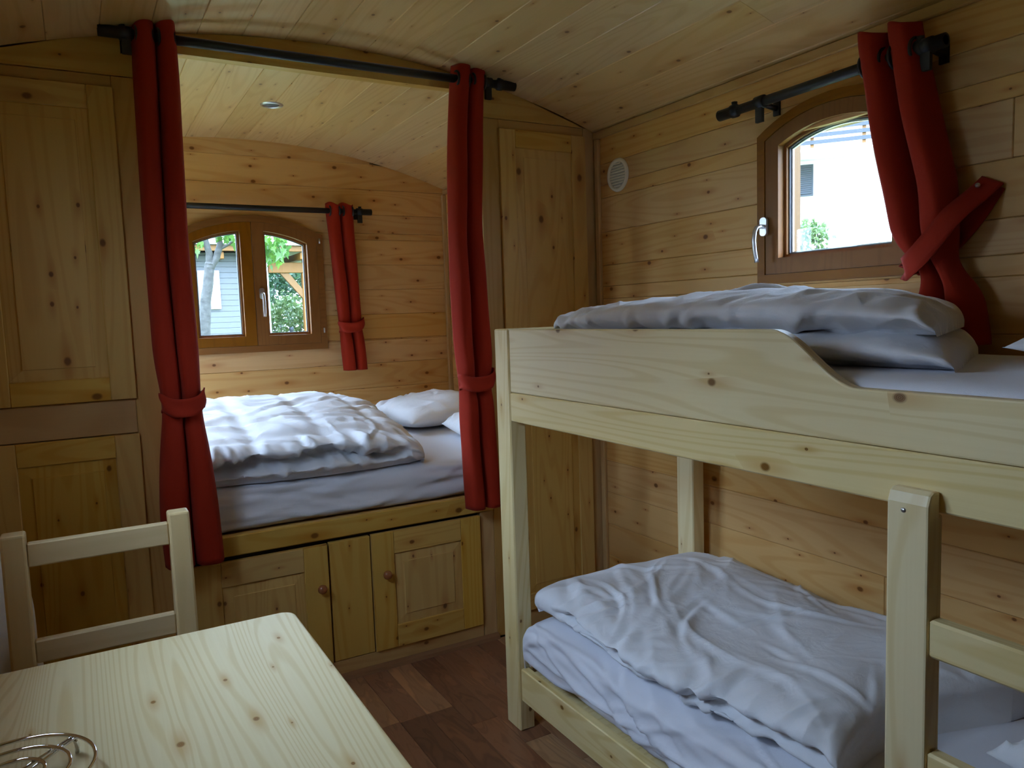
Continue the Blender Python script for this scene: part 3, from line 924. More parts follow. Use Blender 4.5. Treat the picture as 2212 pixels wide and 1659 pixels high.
def lowfreq(U, Vv, seed, scale, n=10):
    r = np.random.default_rng(seed); H = np.zeros_like(U)
    for _ in range(n):
        a = r.uniform(0, 6.28); k = scale * r.uniform(.5, 1.6)
        H += np.sin(U * k * math.cos(a) + Vv * k * math.sin(a) + r.uniform(0, 6.28))
    return H / math.sqrt(n)
def soft_slab(origin, A, B, L, Wd, H, n_prof=3.2, p_end=7, notch=None, wr=None, low=(.0, 4.0, 1), shape=None, ns=170, nth=150, bottom=.12, end_b=.10, outline=None):
    """pillow-like slab swept along A; front edge at B=0, back edge at B=Wd. notch=(zfrac,depth,width,s_from,s_to)"""
    A, B = np.array(A, float), np.array(B, float); O = np.array(origin, float)
    th = np.linspace(0, 2 * math.pi, nth, endpoint=False)
    sp = lambda x, e: np.sign(x) * np.abs(x) ** e
    b = Wd / 2 * (1 + sp(np.cos(th), 2 / n_prof)); zz = .5 * (1 + sp(np.sin(th), 2 / n_prof))
    # even out the profile by arc length
    pb = np.append(b, b[0]); pz = np.append(zz * H, zz[0] * H)
    arc = np.append(0, np.cumsum(np.hypot(np.diff(pb), np.diff(pz))))
    tq = np.linspace(0, arc[-1], nth, endpoint=False)
    b = np.interp(tq, arc, pb); z = np.interp(tq, arc, pz) / H
    s = .5 - .5 * np.cos(np.linspace(0, math.pi, ns)); s = .75 * s + .25 * np.linspace(0, 1, ns)
    e = (1 - np.abs(2 * s - 1) ** p_end) ** (1 / p_end)
    e = np.maximum(e, 0)
    S, Bb = np.meshgrid(s, b, indexing='ij'); _, Z = np.meshgrid(s, z, indexing='ij'); E_, T = np.meshgrid(e, tq, indexing='ij')
    Z = np.where(Z < bottom, Z * .25, Z)
    bc = Wd / 2
    Bm = bc + (Bb - bc) * (1 - end_b * (1 - E_))
    Uu = S * L
    if outline is not None: Uu, Bm = outline(S, Uu, Bm)
    Zm = .5 * H * E_ * 0 + Z * H * E_ ** .9
    if shape is not None: Zm = Zm * shape(S, Bm / Wd)
    if low[0]: Zm = Zm * (1 + low[0] * lowfreq(Uu, Bm, low[2], low[1]) * np.clip(Z * 1.5, 0, 1))
    front = np.clip((bc - Bb) / bc, 0, 1)
    if notch is not None:
        zf, dp, wd, s0, s1 = notch
        win = np.clip((S - s0) / .08, 0, 1) * np.clip((s1 - S) / .08, 0, 1)
        wav = zf + .06 * np.sin(Uu * 9) + .05 * np.sin(Uu * 21 + 1)
        Bm = Bm + dp * win * np.exp(-((Z - wav) / wd) ** 2) * (front > .6)
    P = O[None, None] + Uu[..., None] * A + Bm[..., None] * B + Zm[..., None] * np.array([0, 0, 1.])
    if wr is not None:
        dU = np.gradient(P, axis=0); dT = (np.roll(P, -1, 1) - np.roll(P, 1, 1)) / 2
        N = np.cross(dU, dT); N /= np.maximum(np.linalg.norm(N, axis=2, keepdims=True), 1e-9)
        cen = P.mean(axis=(0, 1)); sg = np.sign(((P - cen) * N).sum(2).mean()); N *= sg
        h = wr(Uu, T, Bm, Z, S)
        edge = np.clip(np.minimum(S, 1 - S) / .03, 0, 1)
        P = P + N * (h * edge * np.clip(Z * 6, 0, 1))[..., None]
    P[..., 2] = np.maximum(P[..., 2], O[2])
    return P
def slab_mesh(P):
    mb = MB(); mb.grid(P, closed_v=True)
    nu, nv = P.shape[:2]
    for row in (0, nu - 1):
        c = P[row].mean(0); o = len(mb.v); mb.v.append(tuple(c))
        for j in range(nv):
            j2 = (j + 1) % nv
            f = (row * nv + j, row * nv + j2, o)
            mb.f.append(f if row else f[::-1]); mb.sm.append(True)
    return mb
def fix_normals(o):
    import bmesh
    bm = bmesh.new(); bm.from_mesh(o.data); bmesh.ops.recalc_face_normals(bm, faces=bm.faces); bm.to_mesh(o.data); bm.free()
    return o
def soft(name, P, mat, label, cat, P2=None):
    c = P.mean(axis=(0, 1)); base = (float(c[0]), float(c[1]), float(P[..., 2].min()))
    mb = slab_mesh(P)
    if P2 is not None:
        m2 = slab_mesh(P2); mb.add(m2.v, m2.f, True)
    o = mb.build(name, mat, None, base)
    fix_normals(o)
    return tag(o, label, cat)

# double bed mattress in a fitted sheet
def wr_sheet(seed, amp):
    def f(U, T, B, Z, S):
        Tf = T.max() * .5
        h = creases(U, T, 30, seed, 0.0, .05, .55, .010, amp, (U.min(), U.max(), Tf - .12, Tf + .10))
        return h * np.clip((.97 - Z) / .12, 0, 1) + .0015 * lowfreq(U, T, seed + 1, 14)
    return f
P = soft_slab((-.28, YP + .064, .601), (1, 0, 0), (0, 1, 0), 2.22, 1.475, .166, n_prof=9, p_end=14, wr=wr_sheet(21, .009), ns=110, nth=420, end_b=.01, bottom=.05)
soft('mattress', P, 'sheet', 'wide mattress in a white fitted sheet on the alcove bed base', 'mattress')

def wr_duvet(seed, ang, n=70, amp=.014, width=.020, length=.16, extra=None, front=1.1):
    def f(U, T, B, Z, S):
        h = creases(U, T, n, seed, ang, .45, length, width, amp)
        h += creases(U, T, n, seed + 9, ang + .3, .9, length * .5, width * .7, amp * .6)
        h += .004 * lowfreq(U, T, seed + 5, 22)
        Tf = T.max() * .5
        h += creases(U, T, 60, seed + 3, 1.25, .35, .07, .014, amp * front, (U.min(), U.max(), Tf - .12, Tf + .06))
        if extra is not None: h += extra(U, T, B, Z, S)
        return h
    return f
def sh_bed(S, Bn):
    # higher towards the back, falling to the right and to the front
    return .70 + .34 * np.clip(Bn * 1.6, 0, 1) - .12 * np.clip((S - .80) / .2, 0, 1)
def quilt(U, T, B, Z, S):
    q = -.010 * np.exp(-((np.mod(U, .26) - .13) / .03) ** 2) * (Z > .5) - .010 * np.exp(-((np.mod(B, .24) - .12) / .03) ** 2) * (Z > .5)
    return q
def out_bed(S, U, B):
    return U + .12 * np.clip(B / 1.2, 0, 1) * np.clip((S - .5) * 2, 0, 1), B + .03 * np.sin(U * 5)
P = soft_slab((-.12, YP + .028, .762), (1, 0, 0), (0, 1, 0), 1.29, 1.19, .240, n_prof=3.4, p_end=5, notch=(.46, .13, .13, -.2, .95), wr=wr_duvet(31, .15, 150, .011, .012, .13, quilt), low=(.05, 5, 3), shape=sh_bed, ns=230, nth=210, outline=out_bed)
soft('duvet', P, 'white', 'large puffy white duvet folded over on the alcove bed', 'duvet')

def pillow(name, center, size, H, rot, tilt, seed, label, wamp=.010):
    n = 72
    u = np.linspace(-1, 1, n); Ua, Va = np.meshgrid(u, u, indexing='ij')
    pin = 1 - .07 * (1 - np.abs(Va) ** 2) * np.abs(Ua) ** 6
    pin2 = 1 - .07 * (1 - np.abs(Ua) ** 2) * np.abs(Va) ** 6
    X = Ua * pin * size[0] / 2; Y = Va * pin2 * size[1] / 2
    th_ = H / 2 * (np.clip((1 - np.abs(Ua) ** 2.6) * (1 - np.abs(Va) ** 2.6), 0, 1)) ** .55
    h = creases(X, Y, 46, seed, .6, .9, .10, .016, wamp) + .004 * lowfreq(X, Y, seed, 18)
    edge = np.clip((1 - np.maximum(np.abs(Ua), np.abs(Va))) / .12, 0, 1)
    top = th_ + h * edge; bot = -th_ * .75
    R_ = Matrix.Rotation(rot, 3, 'Z') @ Matrix.Rotation(tilt[0], 3, 'X') @ Matrix.Rotation(tilt[1], 3, 'Y')
    Rn = np.array(R_)
    mb = MB()
    for Zs in (top, bot):
        Pt = np.stack([X, Y, Zs], -1) @ Rn.T + np.array(center)
        mb.grid(Pt if Zs is top else Pt[::-1])
    o = mb.build(name, 'pillow', None, (center[0], center[1], center[2] - H * .4))
    import bmesh
    bm = bmesh.new(); bm.from_mesh(o.data); bmesh.ops.remove_doubles(bm, verts=bm.verts, dist=1e-5); bmesh.ops.recalc_face_normals(bm, faces=bm.faces); bm.to_mesh(o.data); bm.free()
    for p in o.data.polygons: p.use_smooth = True
    return tag(o, label, 'pillow')
pillow('pillow', (1.655, 3.80, .843), (.60, .62), .18, .12, (0, -.06), 41, 'plump white pillow at the back of the alcove bed by the far wall')
pillow('pillow', (1.735, 3.11, .832), (.52, .54), .16, -.2, (0, -.05), 42, 'white pillow at the front of the alcove bed, half hidden by the right curtain')

# ------------------------------------------------------------------ bunk bed
XBK = 1.152
bk = thing('bunk_bed', (1.57, 1.10, 0), 'pale spruce bunk bed with a curved guard rail and ladder', 'bunk bed')
for (y0, y1) in ((2.040, 2.126), (.085, .171)):
    box('post', (1.150, 1.206, y0, y1, 0, 1.304), 'bunk', bk, .004, 'z')
    box('post', (1.905, 1.961, y0, y1, 0, 1.304), 'bunk', bk, .004, 'z')
# guard board with the S-curve
zlo, zhi, zc = 1.1075, 1.304, 1.203
pts = [(2.0395, zlo), (2.0395, zhi), (1.02, zhi)]
ctl = []
for t in np.linspace(0, 1, 26):
    y = 1.02 - .19 * t
    ctl.append((y, zhi - (zhi - zc) * (t * t * (3 - 2 * t))))
pts += ctl[1:] + [(.60, zc), (.172, zc), (.172, zlo)]
g = MB().prism(pts, lambda a, b, w: (w, a, b), 1.1540, 1.180)
gb = g.build('guard_board', 'bunk', bk, None, 'y')
bv = gb.modifiers.new('soft_edge', 'BEVEL'); bv.width = .004; bv.segments = 2; bv.limit_method = 'ANGLE'; bv.angle_limit = .9
box('side_rail', (1.1525, 1.180, .172, 2.0395, 1.0165, 1.1065), 'bunk', bk, .003, 'y')
box('side_rail', (1.158, 1.186, .172, 2.0395, .103, .211), 'bunk', bk, .003, 'y')
box('back_rail', (1.935, 1.958, .172, 2.0395, 1.0165, 1.21), 'bunk', bk, .003, 'y')
box('back_rail', (1.935, 1.958, .172, 2.0395, .103, .211), 'bunk', bk, .003, 'y')
for z0, z1 in ((1.06, 1.304), (.103, .211)):
    box('end_rail', (1.207, 1.904, 2.085, 2.110, z0, z1), 'bunk', bk, .003, 'x')
    box('end_rail', (1.207, 1.904, .10, .125, z0, z1), 'bunk', bk, .003, 'x')
box('slat_deck', (1.187, 1.934, .172, 2.035, 1.03, 1.048), 'bunk', bk, .002, 'x')
box('slat_deck', (1.187, 1.934, .172, 2.035, .17, .19), 'bunk', bk, .002, 'x')
# ladder at the near end
def stile(y0, y1):
    mbq = MB()
    prof = [(1.121, 0.0), (1.121, 1.030), (1.127, 1.046), (1.136, 1.0515), (1.1515, 1.0515), (1.1515, 1.014), (1.160, 1.014), (1.160, 0.0)]
    mbq.prism(prof, lambda a, b, w: (a, w, b), y0, y1)
    o = mbq.build('ladder_stile', 'bunk', bk, None, 'z')
    m = o.modifiers.new('soft_edge', 'BEVEL'); m.width = .004; m.segments = 2; m.limit_method = 'ANGLE'; m.angle_limit = .9
    return o
s1 = stile(.681, .751)
s2 = stile(.285, .355)
for z in (.789, .570, .351):
    box('rung', (1.1245, 1.1525, .3555, .6805, z, z + .061), 'bunk', s1, .004, 'y')
for st_, yy in ((s1, .722), (s2, .320)):
    MB().lathe([(.0, -.0015), (.004, -.001), (.0045, .002)], (1.121, yy, 1.018), (1, 0, 0), 12).build('screw', 'satin', st_)

P = soft_slab((1.183, .175, 1.049), (0, 1, 0), (1, 0, 0), 1.86, .745, .172, n_prof=8, p_end=14, wr=wr_sheet(51, .004), ns=150, nth=120, end_b=.01, bottom=.05)
soft('mattress', P, 'sheet', 'white mattress of the upper bunk behind the curved guard rail', 'mattress')
def sheet_low(U, T, B, Z, S):
    Tf = T.max() * .5
    h = creases(U, T, 36, 61, .05, .05, .80, .012, .010, (U.min(), U.max(), Tf - .14, Tf + .12))
    h = h * np.clip((.985 - Z) / .10, 0, 1)
    return h + .002 * lowfreq(U, T, 62, 14)
P = soft_slab((1.160, .175, .212), (0, 1, 0), (1, 0, 0), 1.857, .772, .180, n_prof=5, p_end=12, wr=sheet_low, ns=170, nth=340, end_b=.02, bottom=.05)
soft('mattress', P, 'sheet', 'white mattress of the lower bunk with its sheet in long creases', 'mattress')

# folded duvet on the upper bunk
def sh_up(S, Bn):
    return 1.0 + .10 * np.exp(-((S - .42) / .16) ** 2) - .08 * np.clip((S - .7) / .3, 0, 1) + .05 * np.exp(-((S - .12) / .08) ** 2)
def out_up(S, U, B):
    return U + .30 * np.clip(B / .64, 0, 1) * (1 - S) ** 1.2, B
P1 = soft_slab((1.268, .735, 1.220), (0, 1, 0), (1, 0, 0), 1.29, .62, .092, n_prof=2.3, p_end=3.0, wr=wr_duvet(71, 1.25, 24, .006, .020, .13, None, .5), low=(.05, 7, 4), ns=150, nth=150, outline=out_up, end_b=.20)
P2 = soft_slab((1.258, .765, 1.284), (0, 1, 0), (1, 0, 0), 1.255, .645, .098, n_prof=2.4, p_end=3.0, wr=wr_duvet(73, 1.25, 46, .010, .018, .13, None, .6), low=(.05, 7, 6), shape=sh_up, ns=190, nth=190, outline=out_up, end_b=.22)
soft('duvet', P1, 'white', 'thick white folded duvet lying on the upper bunk', 'duvet', P2)
pillow('pillow', (1.655, .462, 1.266), (.58, .50), .115, .03, (0, 0), 72, 'white pillow on the upper bunk, only its corner in view at the right edge')

# duvet on the lower bunk
def sh_low(S, Bn):
    base = 1.0 + .0 * S
    dip = -.30 * np.exp(-((S - .48) / .20) ** 2 - ((Bn - .42) / .20) ** 2)
    ridge = .14 * np.exp(-((Bn - .85) / .16) ** 2) * np.exp(-((S - .95) / .3) ** 2)
    near = .15 * np.exp(-((S - .12) / .12) ** 2)
    return base + dip + ridge + near
def out_low(S, U, B):
    return U + .05 * np.sin(B * 7) * (1 - S) ** 3 + .02 * (1 - S) * np.clip(B / .7, 0, 1), B + .018 * np.sin(U * 6 + 1)
P = soft_slab((1.184, .900, .390), (0, 1, 0), (1, 0, 0), 1.125, .735, .110, n_prof=3.0, p_end=9, notch=(.40, .045, .11, -.2, .90), wr=wr_duvet(81, -.45, 62, .009, .014, .20, None, .7), low=(.09, 6, 5), shape=sh_low, ns=230, nth=210, outline=out_low, end_b=.06)
soft('duvet', P, 'white', 'rumpled white duvet spread over the lower bunk', 'duvet')
pillow('pillow', (1.700, .545, .436), (.42, .46), .12, -.15, (0, 0), 82, 'white pillow on the lower bunk, its corner behind the ladder rungs')

# ------------------------------------------------------------------ table
tb = thing('dining_table', (.005, 1.06, 0), 'pale spruce dining table with rounded corners in the foreground', 'table')
TX0, TX1, TY0, TY1, TZ0, TZ1 = XL + .006, .347, .50, 1.570, .722, .75
def rr(x0, x1, y0, y1, r, n=8):
    pts = []
    for cx, cy, a0 in ((x1 - r, y0 + r, -90), (x1 - r, y1 - r, 0), (x0 + r, y1 - r, 90), (x0 + r, y0 + r, 180)):
        for k in range(n + 1):
            a = math.radians(a0 + 90 * k / n); pts.append((cx + r * math.cos(a), cy + r * math.sin(a)))
    return pts
tp = MB().prism(rr(TX0, TX1, TY0, TY1, .030), lambda a, b, w: (a, b, w), TZ0, TZ1).build('tabletop', 'table', tb, None, 'y')
bv = tp.modifiers.new('soft_edge', 'BEVEL'); bv.width = .005; bv.segments = 3; bv.limit_method = 'ANGLE'; bv.angle_limit = 1.0
for x in (TX0 + .05, TX1 - .105):
    for y in (TY0 + .05, TY1 - .105):
        box('leg', (x, x + .055, y, y + .055, 0, TZ0), 'table', tb, .004, 'z')
box('apron', (TX0 + .105, TX1 - .105, TY1 - .085, TY1 - .065, .645, TZ0), 'table', tb, .002, 'x')
box('apron', (TX0 + .105, TX1 - .105, TY0 + .065, TY0 + .085, .645, TZ0), 'table', tb, .002, 'x')
box('apron', (TX1 - .085, TX1 - .065, TY0 + .105, TY1 - .105, .645, TZ0), 'table', tb, .002, 'y')
box('apron', (TX0 + .065, TX0 + .085, TY0 + .105, TY1 - .105, .645, TZ0), 'table', tb, .002, 'y')

# ------------------------------------------------------------------ chair
ch = thing('dining_chair', (.01, 1.70, 0), 'pale wooden ladder-back chair pushed under the table', 'chair')
def leg_prism(x0, x1, prof):
    return MB().prism(prof, lambda a, b, w: (w, a, b), x0, x1)
back = [(1.862, 0.0), (1.866, .45), (1.893, .916), (1.940, .916), (1.915, .45), (1.912, 0.0)]
for x0, x1 in ((.150, .196), (-.176, -.130)):
    o = leg_prism(x0, x1, back).build('back_post', 'chair', ch, None, 'z')
    bv = o.modifiers.new('soft_edge', 'BEVEL'); bv.width = .005; bv.segments = 2; bv.limit_method = 'ANGLE'; bv.angle_limit = .8
for z0, z1, yo in ((.842, .894, 1.898), (.632, .682, 1.886)):
    box('back_rail', (-.1298, .1498, yo, yo + .022, z0, z1), 'chair', ch, .003, 'x')
box('seat', (-.172, .192, 1.485, 1.860, .440, .462), 'chair', ch, .006, 'y')
for x0 in (-.172, .148):
    box('front_leg', (x0, x0 + .040, 1.49, 1.53, 0, .4395), 'chair', ch, .003, 'z')
    box('side_stretcher', (x0 + .008, x0 + .032, 1.5305, 1.8615, .18, .21), 'chair', ch, .003, 'y')
box('front_apron', (-.131, .147, 1.50, 1.52, .385, .4395), 'chair', ch, .002, 'x')

# white linen bundle behind the chair, at the left edge
def out_b(S, U, B): return U, B
P = soft_slab((XL + .015, 2.06, .0), (1, 0, 0), (0, 1, 0), .165, .34, .80, n_prof=4, p_end=5, wr=lambda U, T, B, Z, S: creases(U, T, 26, 91, 1.3, .3, .25, .02, .012), ns=70, nth=110, end_b=.12)
soft('linen_bag', P, 'sheet', 'white cloth bag standing behind the chair at the left edge', 'bag')

# ------------------------------------------------------------------ chrome wire trivet
tvc = (-.117, 1.127, .75)
tv = thing('wire_trivet', tvc, 'round chrome wire trivet on the near left of the table', 'trivet')
for r_ in (.096, .067, .038):
    MB().tube([(tvc[0] + r_ * math.cos(a), tvc[1] + r_ * math.sin(a), .782) for a in np.linspace(0, 2 * math.pi, 61)[:-1]], .0026, 10, closed=True).build('ring', 'chrome', tv)
for a in (.80, .80 + 2.094, .80 + 4.189):
    dx, dy = math.cos(a), math.sin(a); px, py = -dy, dx
    for s_ in (-1, 1):
        MB().tube([(tvc[0] + dx * .012 + px * .006 * s_, tvc[1] + dy * .012 + py * .006 * s_, .777), (tvc[0] + dx * .103 + px * .003 * s_, tvc[1] + dy * .103 + py * .003 * s_, .777)], .0022, 8).build('spoke', 'chrome', tv)
    MB().tube([(tvc[0] + dx * .100, tvc[1] + dy * .100, .778), (tvc[0] + dx * .104, tvc[1] + dy * .104, .765), (tvc[0] + dx * .104, tvc[1] + dy * .104, .752)], .003, 8).build('foot', 'chrome', tv)

# ------------------------------------------------------------------ vent and ceiling spot
vt = thing('air_vent', (XR, 2.557, 1.910), 'round white plastic air vent on the right wall beside the cupboard', 'vent')
MB().lathe([(.052, -.004), (.056, -.011), (.066, -.009), (.069, -.001)], (XR, 2.557, 1.910), (1, 0, 0), 40).build('rim', 'plastic', vt)
MB().lathe([(.0005, -.003), (.053, -.003)], (XR, 2.557, 1.910), (1, 0, 0), 40).build('grille', 'plastic_grey', vt)
for k in range(-4, 5):
    hw = math.sqrt(.052 ** 2 - (k * .0115) ** 2)
    box('slat', (XR - .0075, XR - .0025, 2.557 - hw, 2.557 + hw, 1.910 + k * .0115 - .003, 1.910 + k * .0115 + .003), 'plastic', vt, .001, 'y')
zs_ = arch_z(.831)
sp_ = thing('ceiling_spotlight', (.831, 3.553, zs_), 'small round recessed metal spotlight in the alcove ceiling, switched off', 'light')
MB().lathe([(.050, -.0002), (.049, -.004), (.044, -.0065), (.037, -.0055), (.035, -.001)], (.831, 3.553, zs_), (0, 0, 1), 36).build('bezel', 'satin', sp_)
MB().lathe([(.0005, -.004), (.030, -.004), (.034, -.0015), (.036, -.0006)], (.831, 3.553, zs_), (0, 0, 1), 36).build('lamp_face', 'seal', sp_)

#OUTSIDE
# ------------------------------------------------------------------ outside
MAT['grass'] = plain('mown_grass_ground', (.13, .17, .07), .9, 0, .3, 2.0)
MAT['siding'] = plain('grey_painted_siding', (.085, .088, .094), .6, 0, .08, 3.0)
MAT['white_paint'] = plain('white_paint', (.55, .56, .57), .6)
MAT['render'] = plain('pale_yellow_render', (.66, .66, .46), .8, 0, .06, 2.0)
MAT['render_white'] = plain('white_render', (.80, .80, .80), .8, 0, .06, 2.0)
MAT['bluegrey'] = plain('blue_grey_paint', (.026, .032, .041), .6, 0, .1, 4.0)
MAT['bark'] = plain('mottled_grey_bark', (.085, .082, .074), .9, 0, .95, 13.0, .012)
MAT['roof'] = plain('brown_roof', (.25, .16, .12), .8)
MAT['roof_pale'] = plain('pale_roof_tiles', (.40, .37, .35), .8, 0, .15, 3.0)
MAT['pink'] = plain('pink_cloth', (.55, .12, .35), .8)
def leaf_mat(name, a, b_):
    m, nt, bs = new_mat(name); b = NB(nt)
    oi = b.n('ShaderNodeObjectInfo'); ge = b.n('ShaderNodeNewGeometry')
    r1 = b.math('FRACT', b.math('ADD', oi.outputs['Random'], ge.outputs['Random Per Island']))
    c = b.mix(r1, tuple(list(a) + [1]), tuple(list(b_) + [1]))
    b.l(c, bs.inputs['Base Color']); bs.inputs['Roughness'].default_value = .5
    tr = b.n('ShaderNodeBsdfTranslucent'); b.l(c, tr.inputs[0])
    mx = b.n('ShaderNodeMixShader'); mx.inputs[0].default_value = .35
    b.l(bs.outputs[0], mx.inputs[1]); b.l(tr.outputs[0], mx.inputs[2])
    b.l(mx.outputs[0], nt.nodes['Material Output'].inputs['Surface'])
    return m
MAT['leaf'] = leaf_mat('maple_leaf', (.025, .085, .015), (.075, .165, .02))
MAT['hedge'] = leaf_mat('hedge_leaf', (.014, .045, .022), (.04, .095, .035))
MAT['shrub'] = leaf_mat('shrub_leaf', (.06, .12, .04), (.16, .22, .08))

gr = MB().box(-60, 60, -60, 70, GROUND - .2, GROUND, 0).build('ground', 'grass'); tag(gr, kind='structure')

# house with grey siding, seen through the double window
YH = 20.0
hs = thing('house', (2.4, YH, GROUND), 'grey weatherboard house with orange timber eaves seen through the double window', 'house')
box('wall', (-4.0, 4.20, YH + .03, YH + 5, GROUND, 3.10), 'siding', hs, 0, 'x')
k = 0; z = 3.02
while z > GROUND:
    box('siding_board', (-4.0, 4.13, YH - .004 + .0, YH + .028, max(z - .133, GROUND), z), 'siding', hs, .004, 'x')
    z -= .137; k += 1
box('corner_board', (4.131, 4.33, YH - .03, YH + .028, GROUND, 2.98), 'white_paint', hs, .01, 'z')
box('eave_beam', (-4.2, 9.0, YH - .52, YH - .44, 3.10, 3.24), 'larch', hs, .01, 'x')
box('wall_plate', (4.34, 9.0, YH - .08, YH + .10, 2.60, 2.86), 'larch', hs, .01, 'x')
for q in np.arange(2.42, 8.8, .66):
    box('rafter', (q, q + .14, YH - .435, YH + (-.04 if q < 4.3 else 2.0), 2.92, 3.09), 'larch', hs, .01, 'y')
MB().prism([(YH - .60, 3.25), (YH - .60, 3.31), (YH + 2.6, 4.75), (YH + 5.6, 3.40), (YH + 5.6, 3.25)], lambda a, b, w: (w, a, b), -4.4, 9.2).build('roof', 'roof_pale', hs, None, 'x')
box('carport_post', (5.18, 5.40, YH - .06, YH + .10, GROUND, 2.60), 'larch', hs, .01, 'z')
mb = MB().prism([(4.62, 2.60), (4.84, 2.60), (5.18, 2.18), (5.18, 1.94)], lambda a, b, w: (a, w, b), YH - .03, YH + .08)
mb.build('brace', 'larch', hs, None, 'x')
box('shutter', (2.64, 3.14, YH - .06, YH - .006, 1.71, 2.66), 'white_paint', hs, .01, 'z')
box('window_shutter', (1.7, 2.60, YH - .05, YH - .006, 1.5, 2.66), 'bluegrey', hs, .01, 'z')

# maple tree in front of it
YT = 13.0
tr_ = thing('maple_tree', (1.76, YT, GROUND), 'young maple tree with mottled grey trunk outside the double window', 'tree')
def wob(path, n=6, a=.006, sd=1):
    rr_ = random.Random(sd); out = []
    for i in range(len(path) - 1):
        for q in range(n):
            t = q / n
            out.append(tuple(path[i][k] * (1 - t) + path[i + 1][k] * t + rr_.uniform(-a, a) for k in range(3)))
    out.append(path[-1]); return out
def limb(name, path, r0, r1, sd):
    p = wob(path, 6, r0 * .08, sd); n = len(p)
    return MB().tube(p, [r0 + (r1 - r0) * i / (n - 1) for i in range(n)], 12).build(name, 'bark', tr_)
limb('trunk', [(1.72, YT, GROUND), (1.745, YT, .8), (1.80, YT, 1.6), (1.90, YT, 2.2), (1.915, YT, 2.33)], .100, .070, 1)
limb('branch', [(1.905, YT, 2.24), (1.915, YT, 2.5), (1.86, YT, 2.75), (1.80, YT, 3.3)], .056, .04, 2)
limb('branch', [(1.905, YT, 2.22), (2.03, YT, 2.42), (2.09, YT, 2.62), (2.06, YT, 3.0), (2.0, YT, 3.4)], .062, .035, 3)
limb('branch', [(2.08, YT, 2.54), (2.22, YT - .05, 2.62), (2.38, YT - .1, 2.75), (2.6, YT - .15, 3.0)], .024, .012, 4)
limb('branch', [(2.32, YT - .1, 2.70), (2.5, YT - .15, 2.66), (2.78, YT - .2, 2.72)], .014, .007, 5)
# one maple leaf mesh, shared
half = [(0, 0), (.10, -.02), (.30, -.10), (.24, .10), (.52, .16), (.36, .30), (.42, .46), (.20, .40), (.13, .62), (0, 1.0)]
lv = [(x, y, 0) for x, y in half] + [(-x, y, 0) for x, y in half[::-1][1:-1]]
lmb = MB(); lmb.add([(0, .35, .04)] + [(x, y, -.08 * abs(x)) for x, y, _ in lv], [(0, 1 + i, 1 + (i + 1) % len(lv)) for i in range(len(lv))])
leaf0 = None
rl = random.Random(9)
def leaf(px, py, pz, sc):
    global leaf0
    if leaf0 is None:
        leaf0 = lmb.build('leaf', 'leaf', tr_, (0, 0, 0)); o = leaf0
    else:
        o = leaf0.copy(); COL.objects.link(o)
    bx, by, bz = tr_['_base']
    o.location = (px - bx, py - by, pz - bz)
    o.rotation_euler = (rl.uniform(-1.9, -.7), rl.uniform(-.6, .6), rl.uniform(-1.4, 1.4))
    o.scale = (sc,) * 3
for _ in range(46): leaf(rl.gauss(2.20, .15), YT + rl.uniform(-.35, .25), rl.gauss(2.80, .10), rl.uniform(.10, .17))
for _ in range(34): leaf(rl.gauss(2.45, .13), YT + rl.uniform(-.4, .1), rl.gauss(2.78, .10), rl.uniform(.10, .16))
for _ in range(60): leaf(rl.gauss(2.84, .16), YT + rl.uniform(-.5, .1), rl.gauss(2.70, .14), rl.uniform(.11, .18))
for _ in range(26): leaf(rl.gauss(2.92, .08), YT + rl.uniform(-.5, .1), rl.gauss(2.46, .09), rl.uniform(.11, .17))
for _ in range(20): leaf(rl.gauss(1.72, .08), YT + rl.uniform(-.3, .3), rl.gauss(2.80, .12), rl.uniform(.10, .16))
for _ in range(50): leaf(rl.uniform(1.6, 3.2), YT + rl.uniform(-.5, .3), rl.uniform(2.95, 3.5), rl.uniform(.11, .18))

def bush(name, c, r, n, mat, label, ls, seed, cat='bush'):
    r_ = np.random.default_rng(seed)
    t = thing(name, (c[0], c[1], GROUND), label, cat)
    d = r_.normal(size=(n, 3)); d /= np.linalg.norm(d, axis=1, keepdims=True)
    d[:, 2] = np.abs(d[:, 2]) * np.where(r_.random(n) < .75, 1, -1)
    rad = r_.uniform(.72, 1.05, n)[:, None]
    lump = 1 + .18 * np.sin(d[:, :1] * 7 + seed) * np.cos(d[:, 2:3] * 6 + d[:, 1:2] * 5)
    p = np.array(c) + d * rad * lump * np.array(r)
    mb = MB(); V = []; F = []
    a = r_.normal(size=(n, 3)); a /= np.linalg.norm(a, axis=1, keepdims=True)
    b = np.cross(a, r_.normal(size=(n, 3))); b /= np.linalg.norm(b, axis=1, keepdims=True)
    s_ = (ls * r_.uniform(.6, 1.3, n))[:, None]
    q = np.stack([p - a * s_, p + b * s_ * .5, p + a * s_, p - b * s_ * .5], 1).reshape(-1, 3)
    F = [(4 * i, 4 * i + 1, 4 * i + 2, 4 * i + 3) for i in range(n)]
    mb.add(q.tolist(), F)
    fo = mb.build('foliage', mat, t); fo['kind'] = 'stuff'
    st = MB()
    for k in range(5):
        an = k * 1.256 + seed
        st.tube([(c[0] + .1 * math.cos(an), c[1] + .1 * math.sin(an), GROUND), (c[0] + r[0] * .3 * math.cos(an), c[1] + r[1] * .3 * math.sin(an), c[2] * .4 + GROUND * .6), (c[0] + r[0] * .6 * math.cos(an), c[1] + r[1] * .6 * math.sin(an), c[2] + r[2] * .4)], [.05, .035, .012], 6)
    st.build('stem', 'bark', t)
    return t
bush('hedge_tree', (5.2, 29, 2.6), (2.6, 1.8, 2.6), 9000, 'hedge', 'tall dark green hedge tree behind the timber carport', .11, 1, 'tree')
